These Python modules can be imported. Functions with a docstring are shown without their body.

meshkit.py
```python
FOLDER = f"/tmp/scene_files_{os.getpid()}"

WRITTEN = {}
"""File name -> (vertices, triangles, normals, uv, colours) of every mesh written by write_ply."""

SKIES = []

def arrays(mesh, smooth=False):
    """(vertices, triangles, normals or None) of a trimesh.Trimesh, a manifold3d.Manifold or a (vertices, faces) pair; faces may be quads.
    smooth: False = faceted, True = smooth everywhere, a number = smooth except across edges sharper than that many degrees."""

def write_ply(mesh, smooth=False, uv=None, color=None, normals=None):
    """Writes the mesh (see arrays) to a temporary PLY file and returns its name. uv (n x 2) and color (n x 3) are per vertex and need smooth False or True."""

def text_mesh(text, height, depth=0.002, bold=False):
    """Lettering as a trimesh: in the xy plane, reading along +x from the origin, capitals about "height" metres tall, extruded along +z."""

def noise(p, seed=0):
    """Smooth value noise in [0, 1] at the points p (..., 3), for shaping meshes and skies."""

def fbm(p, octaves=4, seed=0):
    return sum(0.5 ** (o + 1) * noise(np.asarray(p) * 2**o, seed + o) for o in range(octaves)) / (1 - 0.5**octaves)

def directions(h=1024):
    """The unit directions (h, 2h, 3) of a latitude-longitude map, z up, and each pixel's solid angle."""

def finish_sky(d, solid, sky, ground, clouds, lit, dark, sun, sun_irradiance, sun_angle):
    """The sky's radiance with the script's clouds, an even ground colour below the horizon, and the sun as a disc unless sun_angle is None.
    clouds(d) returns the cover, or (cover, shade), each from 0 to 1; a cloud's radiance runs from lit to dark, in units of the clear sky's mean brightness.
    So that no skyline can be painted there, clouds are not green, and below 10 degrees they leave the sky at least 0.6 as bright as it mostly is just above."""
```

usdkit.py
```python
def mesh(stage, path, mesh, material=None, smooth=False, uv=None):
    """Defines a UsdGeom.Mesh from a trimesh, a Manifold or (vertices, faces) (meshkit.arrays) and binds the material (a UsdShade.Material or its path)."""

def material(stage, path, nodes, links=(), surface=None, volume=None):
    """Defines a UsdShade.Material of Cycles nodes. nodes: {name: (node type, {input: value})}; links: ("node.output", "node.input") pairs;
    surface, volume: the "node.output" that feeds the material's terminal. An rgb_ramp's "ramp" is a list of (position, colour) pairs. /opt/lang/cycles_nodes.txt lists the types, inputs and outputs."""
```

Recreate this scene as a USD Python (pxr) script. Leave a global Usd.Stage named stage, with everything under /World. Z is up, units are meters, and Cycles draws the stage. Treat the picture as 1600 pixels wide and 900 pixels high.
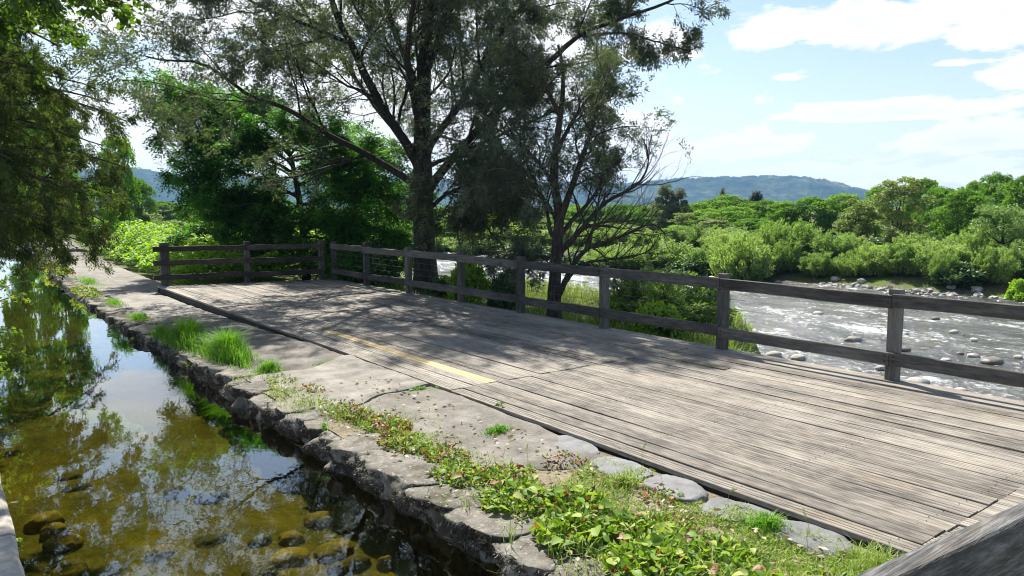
import math
import numpy as np, trimesh, usdkit, meshkit
from scipy.interpolate import CubicSpline
from pxr import Usd, UsdGeom, UsdLux, UsdShade, Gf, Sdf, Vt

stage = Usd.Stage.CreateInMemory()
UsdGeom.SetStageUpAxis(stage, 'Z'); UsdGeom.SetStageMetersPerUnit(stage, 1.0)
UsdGeom.Xform.Define(stage, '/World'); UsdGeom.Scope.Define(stage, '/World/Looks')

# ------------------------------------------------------------------ camera, sky, sun, exposure
EYE = np.array([0.0, 0.0, 2.05]); F = 1170.0; HEAD = math.radians(37.41); PITCH = math.atan(125 / F)
RIGHT = np.array([math.cos(HEAD), -math.sin(HEAD), 0.0])
FWD = np.array([math.sin(HEAD) * math.cos(PITCH), math.cos(HEAD) * math.cos(PITCH), -math.sin(PITCH)])
UP = np.cross(RIGHT, FWD)
cam = UsdGeom.Camera.Define(stage, '/World/camera')
cam.CreateHorizontalApertureAttr(36.0); cam.CreateVerticalApertureAttr(20.25)
cam.CreateFocalLengthAttr(36.0 * F / 1600); cam.CreateClippingRangeAttr(Gf.Vec2f(0.05, 20000))
cam.CreateExposureAttr(1.15)
_m = Gf.Matrix4d(*RIGHT, 0, *UP, 0, *(-FWD), 0, *EYE, 1)
cam.AddTransformOp().Set(_m)

SUN_AZ, SUN_EL = math.radians(21.0), math.radians(51.0)          # azimuth measured clockwise from +y
SKY_STRENGTH, SUN_INT = 0.060, 1.25


class Ref(str):
    pass


class G:
    """collects the nodes of one material"""
    def __init__(s): s.nodes, s.links, s.k = {}, [], 0
    def n(s, kind, out, **inp):
        s.k += 1; name = f'n{s.k}'; plain = {}
        for a, b in inp.items():
            if isinstance(b, Ref): s.links.append((str(b), f'{name}.{a}'))
            else: plain[a] = b
        s.nodes[name] = (kind, plain)
        return Ref(f'{name}.{out}')
    def m(s, op, a, b=0.0, c=0.0, clamp=False):
        return s.n('math', 'value', math_type=op, value1=a, value2=b, value3=c, use_clamp=clamp)
    def done(s, name, surface=None, volume=None):
        return usdkit.material(stage, '/World/Looks/' + name, s.nodes, s.links, surface=str(surface) if surface else None, volume=str(volume) if volume else None)
    def noise(s, vec, scale, detail=4, rough=0.55, out='fac', dist=0.0):
        return s.n('noise_texture', out, vector=vec, scale=scale, detail=detail, roughness=rough, distortion=dist)
    def ramp(s, fac, stops): return s.n('rgb_ramp', 'color', fac=fac, ramp=stops)
    def mixc(s, fac, a, b, blend='mix'): return s.n('mix_color', 'result', fac=fac, a=a, b=b, blend_type=blend)
    def pos(s, scale=(1, 1, 1), rot=(0, 0, 0)):
        p = s.n('geometry', 'position')
        return s.n('mapping', 'vector', vector=p, scale=scale, rotation=rot, mapping_type='point')


def make_sky():
    g = G()
    sky = g.n('sky_texture', 'color', sky_type='single_scattering', sun_disc=False, sun_elevation=SUN_EL, sun_rotation=SUN_AZ, altitude=150.0, air_density=1.0, aerosol_density=1.6, ozone_density=1.0)
    d = g.n('texture_coordinate', 'generated')
    sep = g.n('separate_xyz', 'x', vector=d); nm = sep.split('.')[0]
    x, y, z = Ref(nm + '.x'), Ref(nm + '.y'), Ref(nm + '.z')
    zc = g.m('maximum', z, 0.0)
    az = g.m('multiply', g.m('arctan2', x, y), 57.2958)           # degrees clockwise from +y
    el = g.m('multiply', g.m('arcsine', z), 57.2958)
    # a cloud deck seen in perspective: coordinates on a flat layer
    den = g.m('add', zc, 0.16)
    lay = g.n('combine_xyz', 'vector', x=g.m('divide', x, den), y=g.m('divide', y, den), z=0.0)
    n1 = g.noise(lay, 2.1, 7, 0.56)
    ang = g.n('combine_xyz', 'vector', x=g.m('multiply', az, 0.055), y=g.m('multiply', el, 0.15), z=3.7)
    n2 = g.noise(ang, 5.0, 8, 0.6)
    dens = g.m('multiply_add', n1, 1.0, -0.62)
    # cumulus banks of this afternoon, each at its own bearing and height over the horizon (degrees)
    banks = [(56.0, 11.9, 3.6, 1.6, .72), (62.0, 12.0, 5.5, 1.9, .74), (69.5, 13.0, 6.0, 2.4, .78), (74, 11.5, 7, 3, .6), (63.0, 6.3, 7.0, .85, .80), (71.8, 8.0, 2.8, 1.3, .76), (67.5, 9.2, 2.0, .4, .45),
             (68.5, 4.3, 4.5, 1.1, .80), (75, 4.4, 7, 1.6, .78), (60, 2.0, 14.0, 1.2, .66), (55.0, 4.2, 5.0, 1.0, .72), (46, 5, 4, 1.5, .6), (48.6, 11.6, 2.6, 1.5, .76), (57.0, 9.0, 1.4, .4, .45), (46, 3.0, 10, 2.5, .4),
             (14, 12.5, 11, 3.6, .60), (10.5, 5.5, 8, 3.5, .52), (22, 8, 10, 5, .58), (30, 6.5, 10, 5.5, .58), (40, 9, 8, 4, .5), (25, 14, 9, 3.2, .62), (38, 13.5, 7, 2.5, .6), (20, 24, 14, 3, .3), (75, 22, 14, 4, .35), (-40, 14, 18, 4, .4), (100, 9, 16, 3.0, .45), (140, 12, 22, 4, .4), (-90, 10, 22, 4, .4), (180, 9, 20, 3, .4)]
    bump = None
    for a, e, sa, se, w in banks:
        u = g.m('multiply_add', az, 1 / sa, -a / sa)
        de = g.m('multiply_add', el, 1 / se, -e / se)
        # flatter base: below the centre the bank falls off faster
        de = g.m('multiply', de, g.m('add', 1.0, g.m('multiply', g.m('less_than', de, 0.0), 0.7)))
        q = g.m('multiply_add', u, u, g.m('multiply', de, de))
        e_ = g.m('multiply', g.m('exponent', g.m('multiply', q, -1.0)), w)
        bump = e_ if bump is None else g.m('maximum', bump, e_)
    tot = g.m('add', g.m('add', bump, g.m('maximum', dens, -0.1)), g.m('multiply_add', n2, 1.25, -0.69))
    cov = g.n('map_range', 'result', range_type='smoothstep', value=tot, from_min=-0.02, from_max=0.20, to_min=0.0, to_max=1.0, clamp=True)
    veil = g.n('map_range', 'result', range_type='smoothstep', value=el, from_min=0.0, from_max=14.0, to_min=0.50, to_max=0.0, clamp=True)
    cov2 = g.m('maximum', g.m('multiply', cov, 0.95), g.m('add', veil, g.m('multiply', n1, 0.10)))
    shade = g.n('map_range', 'result', value=g.m('add', tot, g.m('multiply', n2, 0.5)), from_min=0.55, from_max=1.30, to_min=0.0, to_max=1.0, clamp=True)
    lit = g.mixc(shade, (8.6, 8.55, 8.5), (7.4, 7.5, 7.8))
    clear = g.n('hsv', 'color', color=g.mixc(1.0, sky, (0.98, 1.12, 1.20), 'multiply'), saturation=0.92, value=1.0, hue=0.5, fac=1.0)
    col = g.mixc(cov2, clear, lit)
    bg = g.n('background_shader', 'background', color=col, strength=SKY_STRENGTH)
    mat = g.done('sky_material', bg)
    dome = UsdLux.DomeLight.Define(stage, '/World/sky')
    UsdShade.MaterialBindingAPI.Apply(dome.GetPrim()).Bind(mat)
    p = dome.GetPrim()
    p.SetCustomDataByKey('label', 'pale blue summer sky with banks of white cumulus cloud'); p.SetCustomDataByKey('category', 'sky'); p.SetCustomDataByKey('kind', 'structure')
    s = UsdLux.DistantLight.Define(stage, '/World/sun')
    s.CreateIntensityAttr(SUN_INT); s.CreateAngleAttr(0.53); s.CreateColorAttr(Gf.Vec3f(1.0, 0.95, 0.86)); s.CreateNormalizeAttr(True)
    td = np.array([math.sin(SUN_AZ) * math.cos(SUN_EL), math.cos(SUN_AZ) * math.cos(SUN_EL), math.sin(SUN_EL)])
    r = np.cross([0, 0, 1], td); r /= np.linalg.norm(r); u = np.cross(td, r)
    s.AddTransformOp().Set(Gf.Matrix4d(*r, 0, *u, 0, *td, 0, 0, 0, 0, 1))


make_sky()

# ------------------------------------------------------------------ helpers
used, locs = {}, {}


def uniq(parent, name):
    k = (parent, name); i = used.get(k, 0); used[k] = i + 1
    return f'{parent}/{name}' if i == 0 else f'{parent}/{name}_{i:03d}'


def tag(p, label=None, cat=None, group=None, kind=None):
    for k, v in (('label', label), ('category', cat), ('group', group), ('kind', kind)):
        if v: p.SetCustomDataByKey(k, v)
    return p


def thing(name, label, cat, loc=(0, 0, 0), group=None, kind=None):
    path = uniq('/World', name)
    x = UsdGeom.Xform.Define(stage, path)
    x.AddTranslateOp().Set(Gf.Vec3d(*map(float, loc))); x.AddRotateZOp().Set(0.0); x.AddScaleOp().Set(Gf.Vec3f(1, 1, 1))
    locs[path] = np.array(loc, float)
    tag(x.GetPrim(), label, cat, group, kind)
    return path


def add(name, mesh, mat, parent='/World', label=None, cat=None, group=None, kind=None, smooth=None, tint=None):
    """ONE Mesh prim from (vertices, faces) in world coordinates; under a thing they are stored from its base."""
    if isinstance(mesh, tuple): v, f = np.asarray(mesh[0], float), np.asarray(mesh[1], int)
    else: v, f = np.array(mesh.vertices), np.array(mesh.faces)
    base = np.zeros(3); q = parent
    while q and q != '/World':
        if q in locs: base = locs[q]; break
        q = q.rpartition('/')[0]
    v = v - base
    nrm = None
    if smooth is not None and smooth is not False:
        v, f, nrm = meshkit.arrays((v, f), smooth)
    if f.shape[1] == 4 and nrm is None: counts = np.full(len(f), 4, np.int32)
    else: counts = np.full(len(f), f.shape[1], np.int32)
    path = uniq(parent, name)
    m = UsdGeom.Mesh.Define(stage, path)
    m.CreatePointsAttr(Vt.Vec3fArray.FromNumpy(np.ascontiguousarray(v, np.float32)))
    m.CreateFaceVertexCountsAttr(Vt.IntArray.FromNumpy(counts))
    m.CreateFaceVertexIndicesAttr(Vt.IntArray.FromNumpy(np.ascontiguousarray(f, np.int32).ravel()))
    m.CreateSubdivisionSchemeAttr('none')
    if nrm is not None:
        m.CreateNormalsAttr(Vt.Vec3fArray.FromNumpy(nrm.astype(np.float32))); m.SetNormalsInterpolation('vertex')
    if tint is not None:
        t = np.asarray(tint, np.float32)
        if t.ndim == 0 or len(t) != len(v): t = np.full(len(v), float(np.mean(t)), np.float32)
        UsdGeom.PrimvarsAPI(m).CreatePrimvar('tint', Sdf.ValueTypeNames.FloatArray, 'vertex').Set(Vt.FloatArray.FromNumpy(t))
    if mat is not None: UsdShade.MaterialBindingAPI.Apply(m.GetPrim()).Bind(mat)
    tag(m.GetPrim(), label, cat, group, kind)
    return path


def copy_of(first, loc, rz=0.0, scale=(1, 1, 1), label=None, group=None):
    name = first.rpartition('/')[2]
    if name[-4:-3] == '_' and name[-3:].isdigit(): name = name[:-4]
    path = uniq('/World', name)
    x = UsdGeom.Xform.Define(stage, path)
    p = x.GetPrim(); p.GetReferences().AddInternalReference(first)
    src = stage.GetPrimAtPath(first)
    for k in ('label', 'category', 'group'):
        v = {'label': label, 'group': group}.get(k) or src.GetCustomDataByKey(k)
        if v: p.SetCustomDataByKey(k, v)
    place(path, loc, rz, scale)
    p.SetInstanceable(True)
    return path


def place(path, loc, rz, scale):
    p = stage.GetPrimAtPath(path)
    for n, ty, val in (('xformOp:translate', Sdf.ValueTypeNames.Double3, Gf.Vec3d(*map(float, loc))), ('xformOp:rotateZ', Sdf.ValueTypeNames.Float, float(rz)), ('xformOp:scale', Sdf.ValueTypeNames.Float3, Gf.Vec3f(*map(float, scale)))):
        a = p.GetAttribute(n)
        if not a: a = p.CreateAttribute(n, ty, False)
        a.Set(val)
    locs[path] = np.array(loc, float)


def ray(px, py): return FWD + RIGHT * (px - 800) / F - UP * (py - 450) / F


def W(px, py, depth):
    """the point that a surveyed sight line meets at a depth in metres"""
    return EYE + ray(px, py) * depth


def onx(px, X):
    """plan position where the bearing px crosses the line x = X (lines along the river)"""
    d = ray(px, 325); t = X / d[0]
    return np.array([X, d[1] * t]), t


def norm(a): return a / (np.linalg.norm(a, axis=-1, keepdims=True) + 1e-9)


def cat(parts):
    vs, fs, n = [], [], 0
    for v, f in parts:
        vs.append(v); fs.append(np.asarray(f) + n); n += len(v)
    return np.vstack(vs), np.vstack(fs)


def tubes(P, R, sides=5):
    """P (N,K,3) polylines with radii R (N,K) -> one mesh, quads, open ends closed by the taper"""
    N, K, _ = P.shape
    t = norm(np.gradient(P, axis=1))
    ref = np.where(np.abs(t[:, :1, 2:3]) < 0.9, [0, 0, 1.0], [1.0, 0, 0])
    a = norm(np.cross(t, np.broadcast_to(ref, t.shape))); b = np.cross(t, a)
    th = np.arange(sides) * 2 * np.pi / sides
    v = P[:, :, None] + R[:, :, None, None] * (np.cos(th)[:, None] * a[:, :, None] + np.sin(th)[:, None] * b[:, :, None])
    base = np.arange(N)[:, None, None] * K * sides
    i = np.arange(K - 1)[None, :, None] * sides; j = np.arange(sides)[None, None, :]; j2 = (j + 1) % sides
    q = np.stack([base + i + j, base + i + j2, base + i + sides + j2, base + i + sides + j], -1).reshape(-1, 4)
    return v.reshape(-1, 3), q


def spline(pts, K=24):
    p = np.asarray(pts, float)
    s = np.r_[0, np.cumsum(np.linalg.norm(np.diff(p, axis=0), axis=1))]
    return CubicSpline(s, p)(np.linspace(0, s[-1], K))


def grow(P, R, n, tr, L, ang, rng, up=0.0, K=6, curl=0.18, grav=0.0, ratio=0.55, rmax=9.0, bias=None, tipr=0.3, side=None):
    """n children on each of the polylines"""
    N, KP, _ = P.shape
    t = tr[0] + (tr[1] - tr[0]) * (np.arange(n)[None] + rng.random((N, n))) / n
    u = t * (KP - 1); i = np.clip(u.astype(int), 0, KP - 2); fr = (u - i)[..., None]
    k = np.arange(N)[:, None]
    p0 = P[k, i] * (1 - fr) + P[k, i + 1] * fr
    r0 = R[k, i] * (1 - fr[..., 0]) + R[k, i + 1] * fr[..., 0]
    tan = norm(P[k, i + 1] - P[k, i])
    rv = rng.normal(size=tan.shape)
    if side is not None: rv[..., 2] *= side
    perp = norm(rv - (rv * tan).sum(-1, keepdims=True) * tan)
    a = np.radians(ang[0] + (ang[1] - ang[0]) * rng.random(t.shape))[..., None]
    d = np.cos(a) * tan + np.sin(a) * perp
    d[..., 2] += up
    if bias is not None: d = d + bias
    d = norm(d)
    plen = np.linalg.norm(np.diff(P, axis=1), axis=2).sum(1)[:, None]
    ln = L * (0.55 + 0.75 * rng.random(t.shape)) * (1 - 0.5 * (t - tr[0]) / max(1e-6, tr[1] - tr[0])) * np.clip(plen / (plen.mean() + 1e-6), .5, 1.3)
    M = N * n
    d = d.reshape(M, 3); p = p0.reshape(M, 3); st = (ln.reshape(M) / (K - 1))[:, None]
    out = [p]
    for _ in range(K - 1):
        d = d + rng.normal(size=d.shape) * curl; d[:, 2] += grav; d = norm(d)
        p = p + d * st; out.append(p)
    Pn = np.stack(out, 1)
    rr = np.minimum(r0.reshape(M) * ratio, rmax)
    Rn = rr[:, None] * np.linspace(1, tipr, K)[None]
    return Pn, Rn


def leaf_quads(pos, d, L, Wd, rng, tint, fold=0.25):
    """two folded triangles a leaf"""
    n = len(pos)
    w = norm(np.cross(d, rng.normal(size=(n, 3)))); nr = np.cross(d, w)
    L = np.broadcast_to(L, (n,))[:, None]; Wd = np.broadcast_to(Wd, (n,))[:, None]
    mid = pos + d * L * 0.45
    v = np.stack([pos, mid + w * Wd / 2 + nr * Wd * fold, pos + d * L, mid - w * Wd / 2 + nr * Wd * fold], 1).reshape(-1, 3)
    b = np.arange(n)[:, None] * 4
    f = np.concatenate([b + [0, 1, 2], b + [0, 2, 3]], 0)
    return (v, f), np.repeat(tint, 4)


def leaves_on(P, per, L, Wd, rng, droop=0.2, along=0.6, spread=0.8, jit=0.04, tmin=0.1):
    N, K, _ = P.shape
    t = (tmin + (1.03 - tmin) * rng.random((N, per))) * (K - 1)
    i = np.clip(t.astype(int), 0, K - 2); fr = (t - i)[..., None]; k = np.arange(N)[:, None]
    p = P[k, i] * (1 - fr) + P[k, i + 1] * fr + rng.normal(size=(N, per, 3)) * jit
    tan = norm(P[k, i + 1] - P[k, i])
    d = tan * along + rng.normal(size=tan.shape) * spread * 0.6; d[..., 2] -= droop
    d = norm(d).reshape(-1, 3)
    n = len(d)
    tint = np.clip(np.repeat(rng.random(N), per) * 0.6 + rng.random(n) * 0.4, 0, 1)
    return leaf_quads(p.reshape(-1, 3), d, L * (0.65 + 0.6 * rng.random(n)), Wd * (0.7 + 0.5 * rng.random(n)), rng, tint)


def blades(pos, h, w, rng, lean=0.35, dirn=None):
    n = len(pos); h = np.broadcast_to(h, (n,)) * (0.6 + 0.7 * rng.random(n)); h = h[:, None]
    a = rng.random(n) * 2 * np.pi
    o = np.stack([np.cos(a), np.sin(a), 0 * a], 1)
    if dirn is not None: o = norm(o + dirn)
    s = np.stack([-o[:, 1], o[:, 0], 0 * a], 1)
    le = (lean * (0.3 + 1.2 * rng.random(n)))[:, None]
    up = np.array([0, 0, 1.0])
    m = pos + up * h * 0.55 + o * h * le * 0.35
    tip = pos + up * h * (1 - 0.35 * le) + o * h * le * 1.1
    v = np.stack([pos - s * w / 2, pos + s * w / 2, m + s * w * .42, m - s * w * .42, tip], 1).reshape(-1, 3)
    b = np.arange(n)[:, None] * 5
    f = np.concatenate([b + [0, 1, 2], b + [0, 2, 3], b + [3, 2, 4]], 0)
    return (v, f), np.repeat(rng.random(n), 5)


def box(x0, x1, y0, y1, z0, z1):
    m = trimesh.creation.box([x1 - x0, y1 - y0, z1 - z0]); m.apply_translation([(x0 + x1) / 2, (y0 + y1) / 2, (z0 + z1) / 2])
    return np.array(m.vertices), np.array(m.faces)


def beam(p0, p1, wdt, hgt, rng, seg=10, wob=0.004, cham=0.008, up=(0, 0, 1)):
    """a sawn timber from p0 to p1: chamfered section, slightly bowed and worn"""
    p0, p1 = np.asarray(p0, float), np.asarray(p1, float)
    t = norm(p1 - p0); u = np.array(up, float); s = norm(np.cross(t, u)); u = np.cross(s, t)
    a, b, c = wdt / 2, hgt / 2, cham
    sec = np.array([(-a + c, -b), (a - c, -b), (a, -b + c), (a, b - c), (a - c, b), (-a + c, b), (-a, b - c), (-a, -b + c)])
    k = np.linspace(0, 1, seg)
    ph = rng.random(4) * 6.3
    off = np.stack([np.sin(k * 5 + ph[0]), np.sin(k * 4 + ph[1])], 1) * wob
    v = []
    for i in range(seg):
        q = sec * (1 + 0.02 * rng.normal(size=sec.shape)) if 0 < i < seg - 1 else sec
        v.append(p0 + (p1 - p0) * k[i] + (q[:, :1] + off[i, 0]) * s + (q[:, 1:] + off[i, 1]) * u)
    v = np.vstack(v); f = []
    for i in range(seg - 1):
        for j in range(8):
            j2 = (j + 1) % 8
            A, B, C, D = i * 8 + j, i * 8 + j2, (i + 1) * 8 + j2, (i + 1) * 8 + j
            f += [(A, B, C), (A, C, D)]
    for j in range(1, 7): f += [(0, j + 1, j), ((seg - 1) * 8, (seg - 1) * 8 + j, (seg - 1) * 8 + j + 1)]
    return v, np.array(f)


def boulder(c, size, rng, sub=2, rough=0.18, flat=None, seed=None, freq=1.6):
    m = trimesh.creation.icosphere(subdivisions=sub, radius=1.0)
    v = np.array(m.vertices)
    sd = int(rng.integers(1e6)) if seed is None else seed
    v = np.sign(v) * np.abs(v) ** 0.8
    v = v * (1 + rough * 2.4 * (meshkit.fbm(v * freq + 7, 3, sd) - 0.5)[:, None])
    if flat is not None: v[:, 2] = np.minimum(v[:, 2], flat + 0.06 * (meshkit.noise(v * 2.5, sd) - .5))
    a = rng.random() * 0.5 - 0.25
    r = np.array([[math.cos(a), -math.sin(a), 0], [math.sin(a), math.cos(a), 0], [0, 0, 1]])
    return (v * np.asarray(size)) @ r.T + np.asarray(c), np.array(m.faces)


def sheet(xs, ys, zf):
    X, Y = np.meshgrid(xs, ys, indexing='ij')
    v = np.stack([X, Y, zf(X, Y)], -1).reshape(-1, 3)
    nx, ny = len(xs), len(ys)
    i, j = np.meshgrid(np.arange(nx - 1), np.arange(ny - 1), indexing='ij')
    a = i * ny + j
    return v, np.stack([a, a + ny, a + ny + 1, a + 1], -1).reshape(-1, 4)


def sstep(a, b, x):
    t = np.clip((x - a) / (b - a), 0, 1); return t * t * (3 - 2 * t)


# ------------------------------------------------------------------ materials
def leaf_mat(name, stops, trans=0.4, rough=0.55, tcol=(1.25, 1.25, .6), gloss=0.06, obj=0.0):
    g = G()
    f = g.n('attribute', 'fac', attribute='tint')
    if obj:
        f = g.m('add', g.m('multiply', f, 1 - obj), g.m('multiply', g.n('object_info', 'random'), obj))
    c = g.ramp(f, stops)
    d = g.n('diffuse_bsdf', 'BSDF', color=c)
    t = g.n('translucent_bsdf', 'BSDF', color=g.mixc(1.0, c, tcol, 'multiply'))
    m = g.n('mix_closure', 'closure', fac=trans, closure1=d, closure2=t)
    gl = g.n('glossy_bsdf', 'BSDF', color=(1, 1, 1), roughness=rough)
    return g.done(name, g.n('mix_closure', 'closure', fac=gloss, closure1=m, closure2=gl))


def bark_mat(name, a, b, scale=14.0):
    g = G()
    p = g.pos((1, 1, .22))
    n = g.noise(p, scale, 5, .6)
    c = g.ramp(n, [(0.3, a), (0.7, b)])
    bp = g.n('bump', 'normal', height=n, strength=0.8, distance=0.03)
    return g.done(name, g.n('principled_bsdf', 'BSDF', base_color=c, roughness=0.9, normal=bp, specular_ior_level=0.2))


def wood_mat(name, dark, mid, light, axis, fine=70.0, tint=0.5, bump=0.4, rough=0.75):
    """weathered timber, grain along axis 'x', 'y' or 'z' of the place"""
    g = G()
    sc = {'x': (.05, 1, 1), 'y': (1, .05, 1), 'z': (1, 1, .05)}[axis]
    p = g.pos(sc)
    n1 = g.noise(p, fine, 4, .6, dist=.6)
    p2 = g.pos(tuple(s * 3 if s < 1 else s for s in sc))
    n2 = g.noise(p2, fine * .16, 4, .6, dist=.4)
    n3 = g.noise(g.pos((1, 1, 1)), 1.3, 3, .5)
    tt = g.n('attribute', 'fac', attribute='tint')
    f = g.m('add', g.m('multiply', n1, .50), g.m('multiply', n2, .38))
    f = g.m('add', f, g.m('multiply_add', n3, .30, -.10))
    n4 = g.noise(g.pos(tuple(s * 6 if s < 1 else s for s in sc)), 26.0, 3, .6)
    f = g.m('add', f, g.m('multiply_add', n4, .30, -.15))
    f = g.m('add', f, g.m('multiply_add', tt, tint * .5, -tint * .25))
    c = g.ramp(f, [(.32, dark), (.5, mid), (.70, light)])
    warm = g.noise(g.pos(tuple(s * 2 if s < 1 else s for s in sc)), 9.0, 3, .5)
    c = g.mixc(g.n('map_range', 'result', value=warm, from_min=.52, from_max=.72, to_min=0.0, to_max=.45, clamp=True), c, g.mixc(1.0, c, (1.18, .98, .72), 'multiply'))
    bp = g.n('bump', 'normal', height=n1, strength=bump, distance=0.004)
    return g.done(name, g.n('principled_bsdf', 'BSDF', base_color=c, roughness=rough, normal=bp, specular_ior_level=0.3))


def stone_mat(name, stops, scale=6.0, bump=0.5, rough=0.85, spots=None, dist=.012, lich=None):
    g = G()
    p = g.pos()
    n1 = g.noise(p, scale, 6, .62); n2 = g.noise(p, scale * 9, 4, .7)
    f = g.m('add', g.m('multiply', n1, .65), g.m('multiply', n2, .35))
    f = g.m('add', f, g.m('multiply_add', g.n('object_info', 'random'), .16, -.08))
    c = g.ramp(f, stops)
    if spots is not None:
        n3 = g.noise(p, scale * .55, 5, .65)
        c = g.mixc(g.n('map_range', 'result', value=n3, from_min=.52, from_max=.66, to_min=0.0, to_max=.85, clamp=True), c, spots)
    if lich is not None:
        n4 = g.noise(p, scale * 3.1, 5, .65)
        c = g.mixc(g.n('map_range', 'result', value=n4, from_min=.56, from_max=.64, to_min=0.0, to_max=.8, clamp=True), c, lich)
    bp = g.n('bump', 'normal', height=f, strength=bump, distance=dist)
    return g.done(name, g.n('principled_bsdf', 'BSDF', base_color=c, roughness=rough, normal=bp, specular_ior_level=0.25))


M = {}
M['willow'] = leaf_mat('willow_leaf', [(0, (.040, .052, .030)), (.5, (.078, .098, .056)), (1, (.15, .18, .095))], trans=.40, tcol=(1.25, 1.45, .5), gloss=.07, rough=.45)
M['locust'] = leaf_mat('locust_leaf', [(0, (.042, .115, .014)), (.6, (.082, .21, .022)), (1, (.16, .33, .04))], trans=.54, tcol=(1.2, 1.5, .4), gloss=.03)
M['juniper'] = leaf_mat('juniper_spray', [(0, (.044, .062, .020)), (.5, (.088, .122, .034)), (1, (.165, .22, .055))], trans=.48, tcol=(1.2, 1.25, .5), gloss=.02)
M['broad'] = leaf_mat('broad_leaf', [(0, (.05, .10, .014)), (.6, (.09, .17, .022)), (1, (.16, .25, .035))], trans=.50, tcol=(1.35, 1.45, .35), gloss=.04)
M['knotweed'] = leaf_mat('knotweed_leaf', [(0, (.15, .25, .020)), (.6, (.26, .42, .030)), (1, (.36, .52, .05))], trans=.50, tcol=(1.2, 1.3, .35), gloss=.04)
M['robinia'] = leaf_mat('thicket_leaf', [(0, (.060, .125, .024)), (.45, (.12, .23, .034)), (.8, (.18, .31, .045)), (1, (.24, .37, .07))], trans=.50, tcol=(1.25, 1.4, .45), gloss=.02, obj=.55)
M['poplar'] = leaf_mat('poplar_leaf', [(0, (.07, .095, .052)), (1, (.16, .20, .10))], trans=.4, obj=.2)
M['birch'] = leaf_mat('airy_leaf', [(0, (.10, .15, .030)), (1, (.22, .29, .065))], trans=.45, obj=.3)
M['pale'] = leaf_mat('pale_willow_leaf', [(0, (.13, .22, .055)), (.5, (.22, .33, .085)), (1, (.34, .44, .14))], trans=.50, tcol=(1.25, 1.3, .6), obj=.6)
M['darkbush'] = leaf_mat('dark_bush_leaf', [(0, (.035, .09, .018)), (1, (.10, .20, .035))], trans=.4, obj=.2)
M['conifer'] = leaf_mat('conifer_needles', [(0, (.016, .030, .018)), (1, (.04, .062, .035))], trans=.15)
M['grass'] = leaf_mat('grass_blade', [(0, (.14, .23, .028)), (.55, (.25, .36, .055)), (.85, (.36, .42, .11)), (1, (.45, .41, .20))], trans=.38, tcol=(1.1, 1.2, .4), gloss=.03)
M['tuft'] = leaf_mat('tuft_blade', [(0, (.09, .21, .018)), (1, (.20, .40, .035))], trans=.5, tcol=(1.15, 1.3, .3), gloss=.03)
M['ground_leaf'] = leaf_mat('weed_leaf', [(0, (.085, .17, .020)), (.5, (.19, .31, .035)), (.85, (.32, .41, .07)), (1, (.42, .44, .17))], trans=.40, tcol=(1.15, 1.25, .35), gloss=.025, rough=.55)
M['red_leaf'] = leaf_mat('reddish_leaf', [(0, (.10, .020, .014)), (.5, (.22, .055, .02)), (1, (.36, .15, .03))], trans=.35, tcol=(1.3, .9, .5), gloss=.05)
M['dry_leaf'] = leaf_mat('dry_leaf', [(0, (.20, .15, .09)), (1, (.45, .38, .24))], trans=.15)
M['moss'] = leaf_mat('moss_strand', [(0, (.030, .024, .013)), (.7, (.075, .060, .032)), (1, (.22, .20, .15))], trans=.1)
M['moss_green'] = leaf_mat('green_moss_strand', [(0, (.05, .055, .012)), (1, (.13, .13, .03))], trans=.2)
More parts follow.
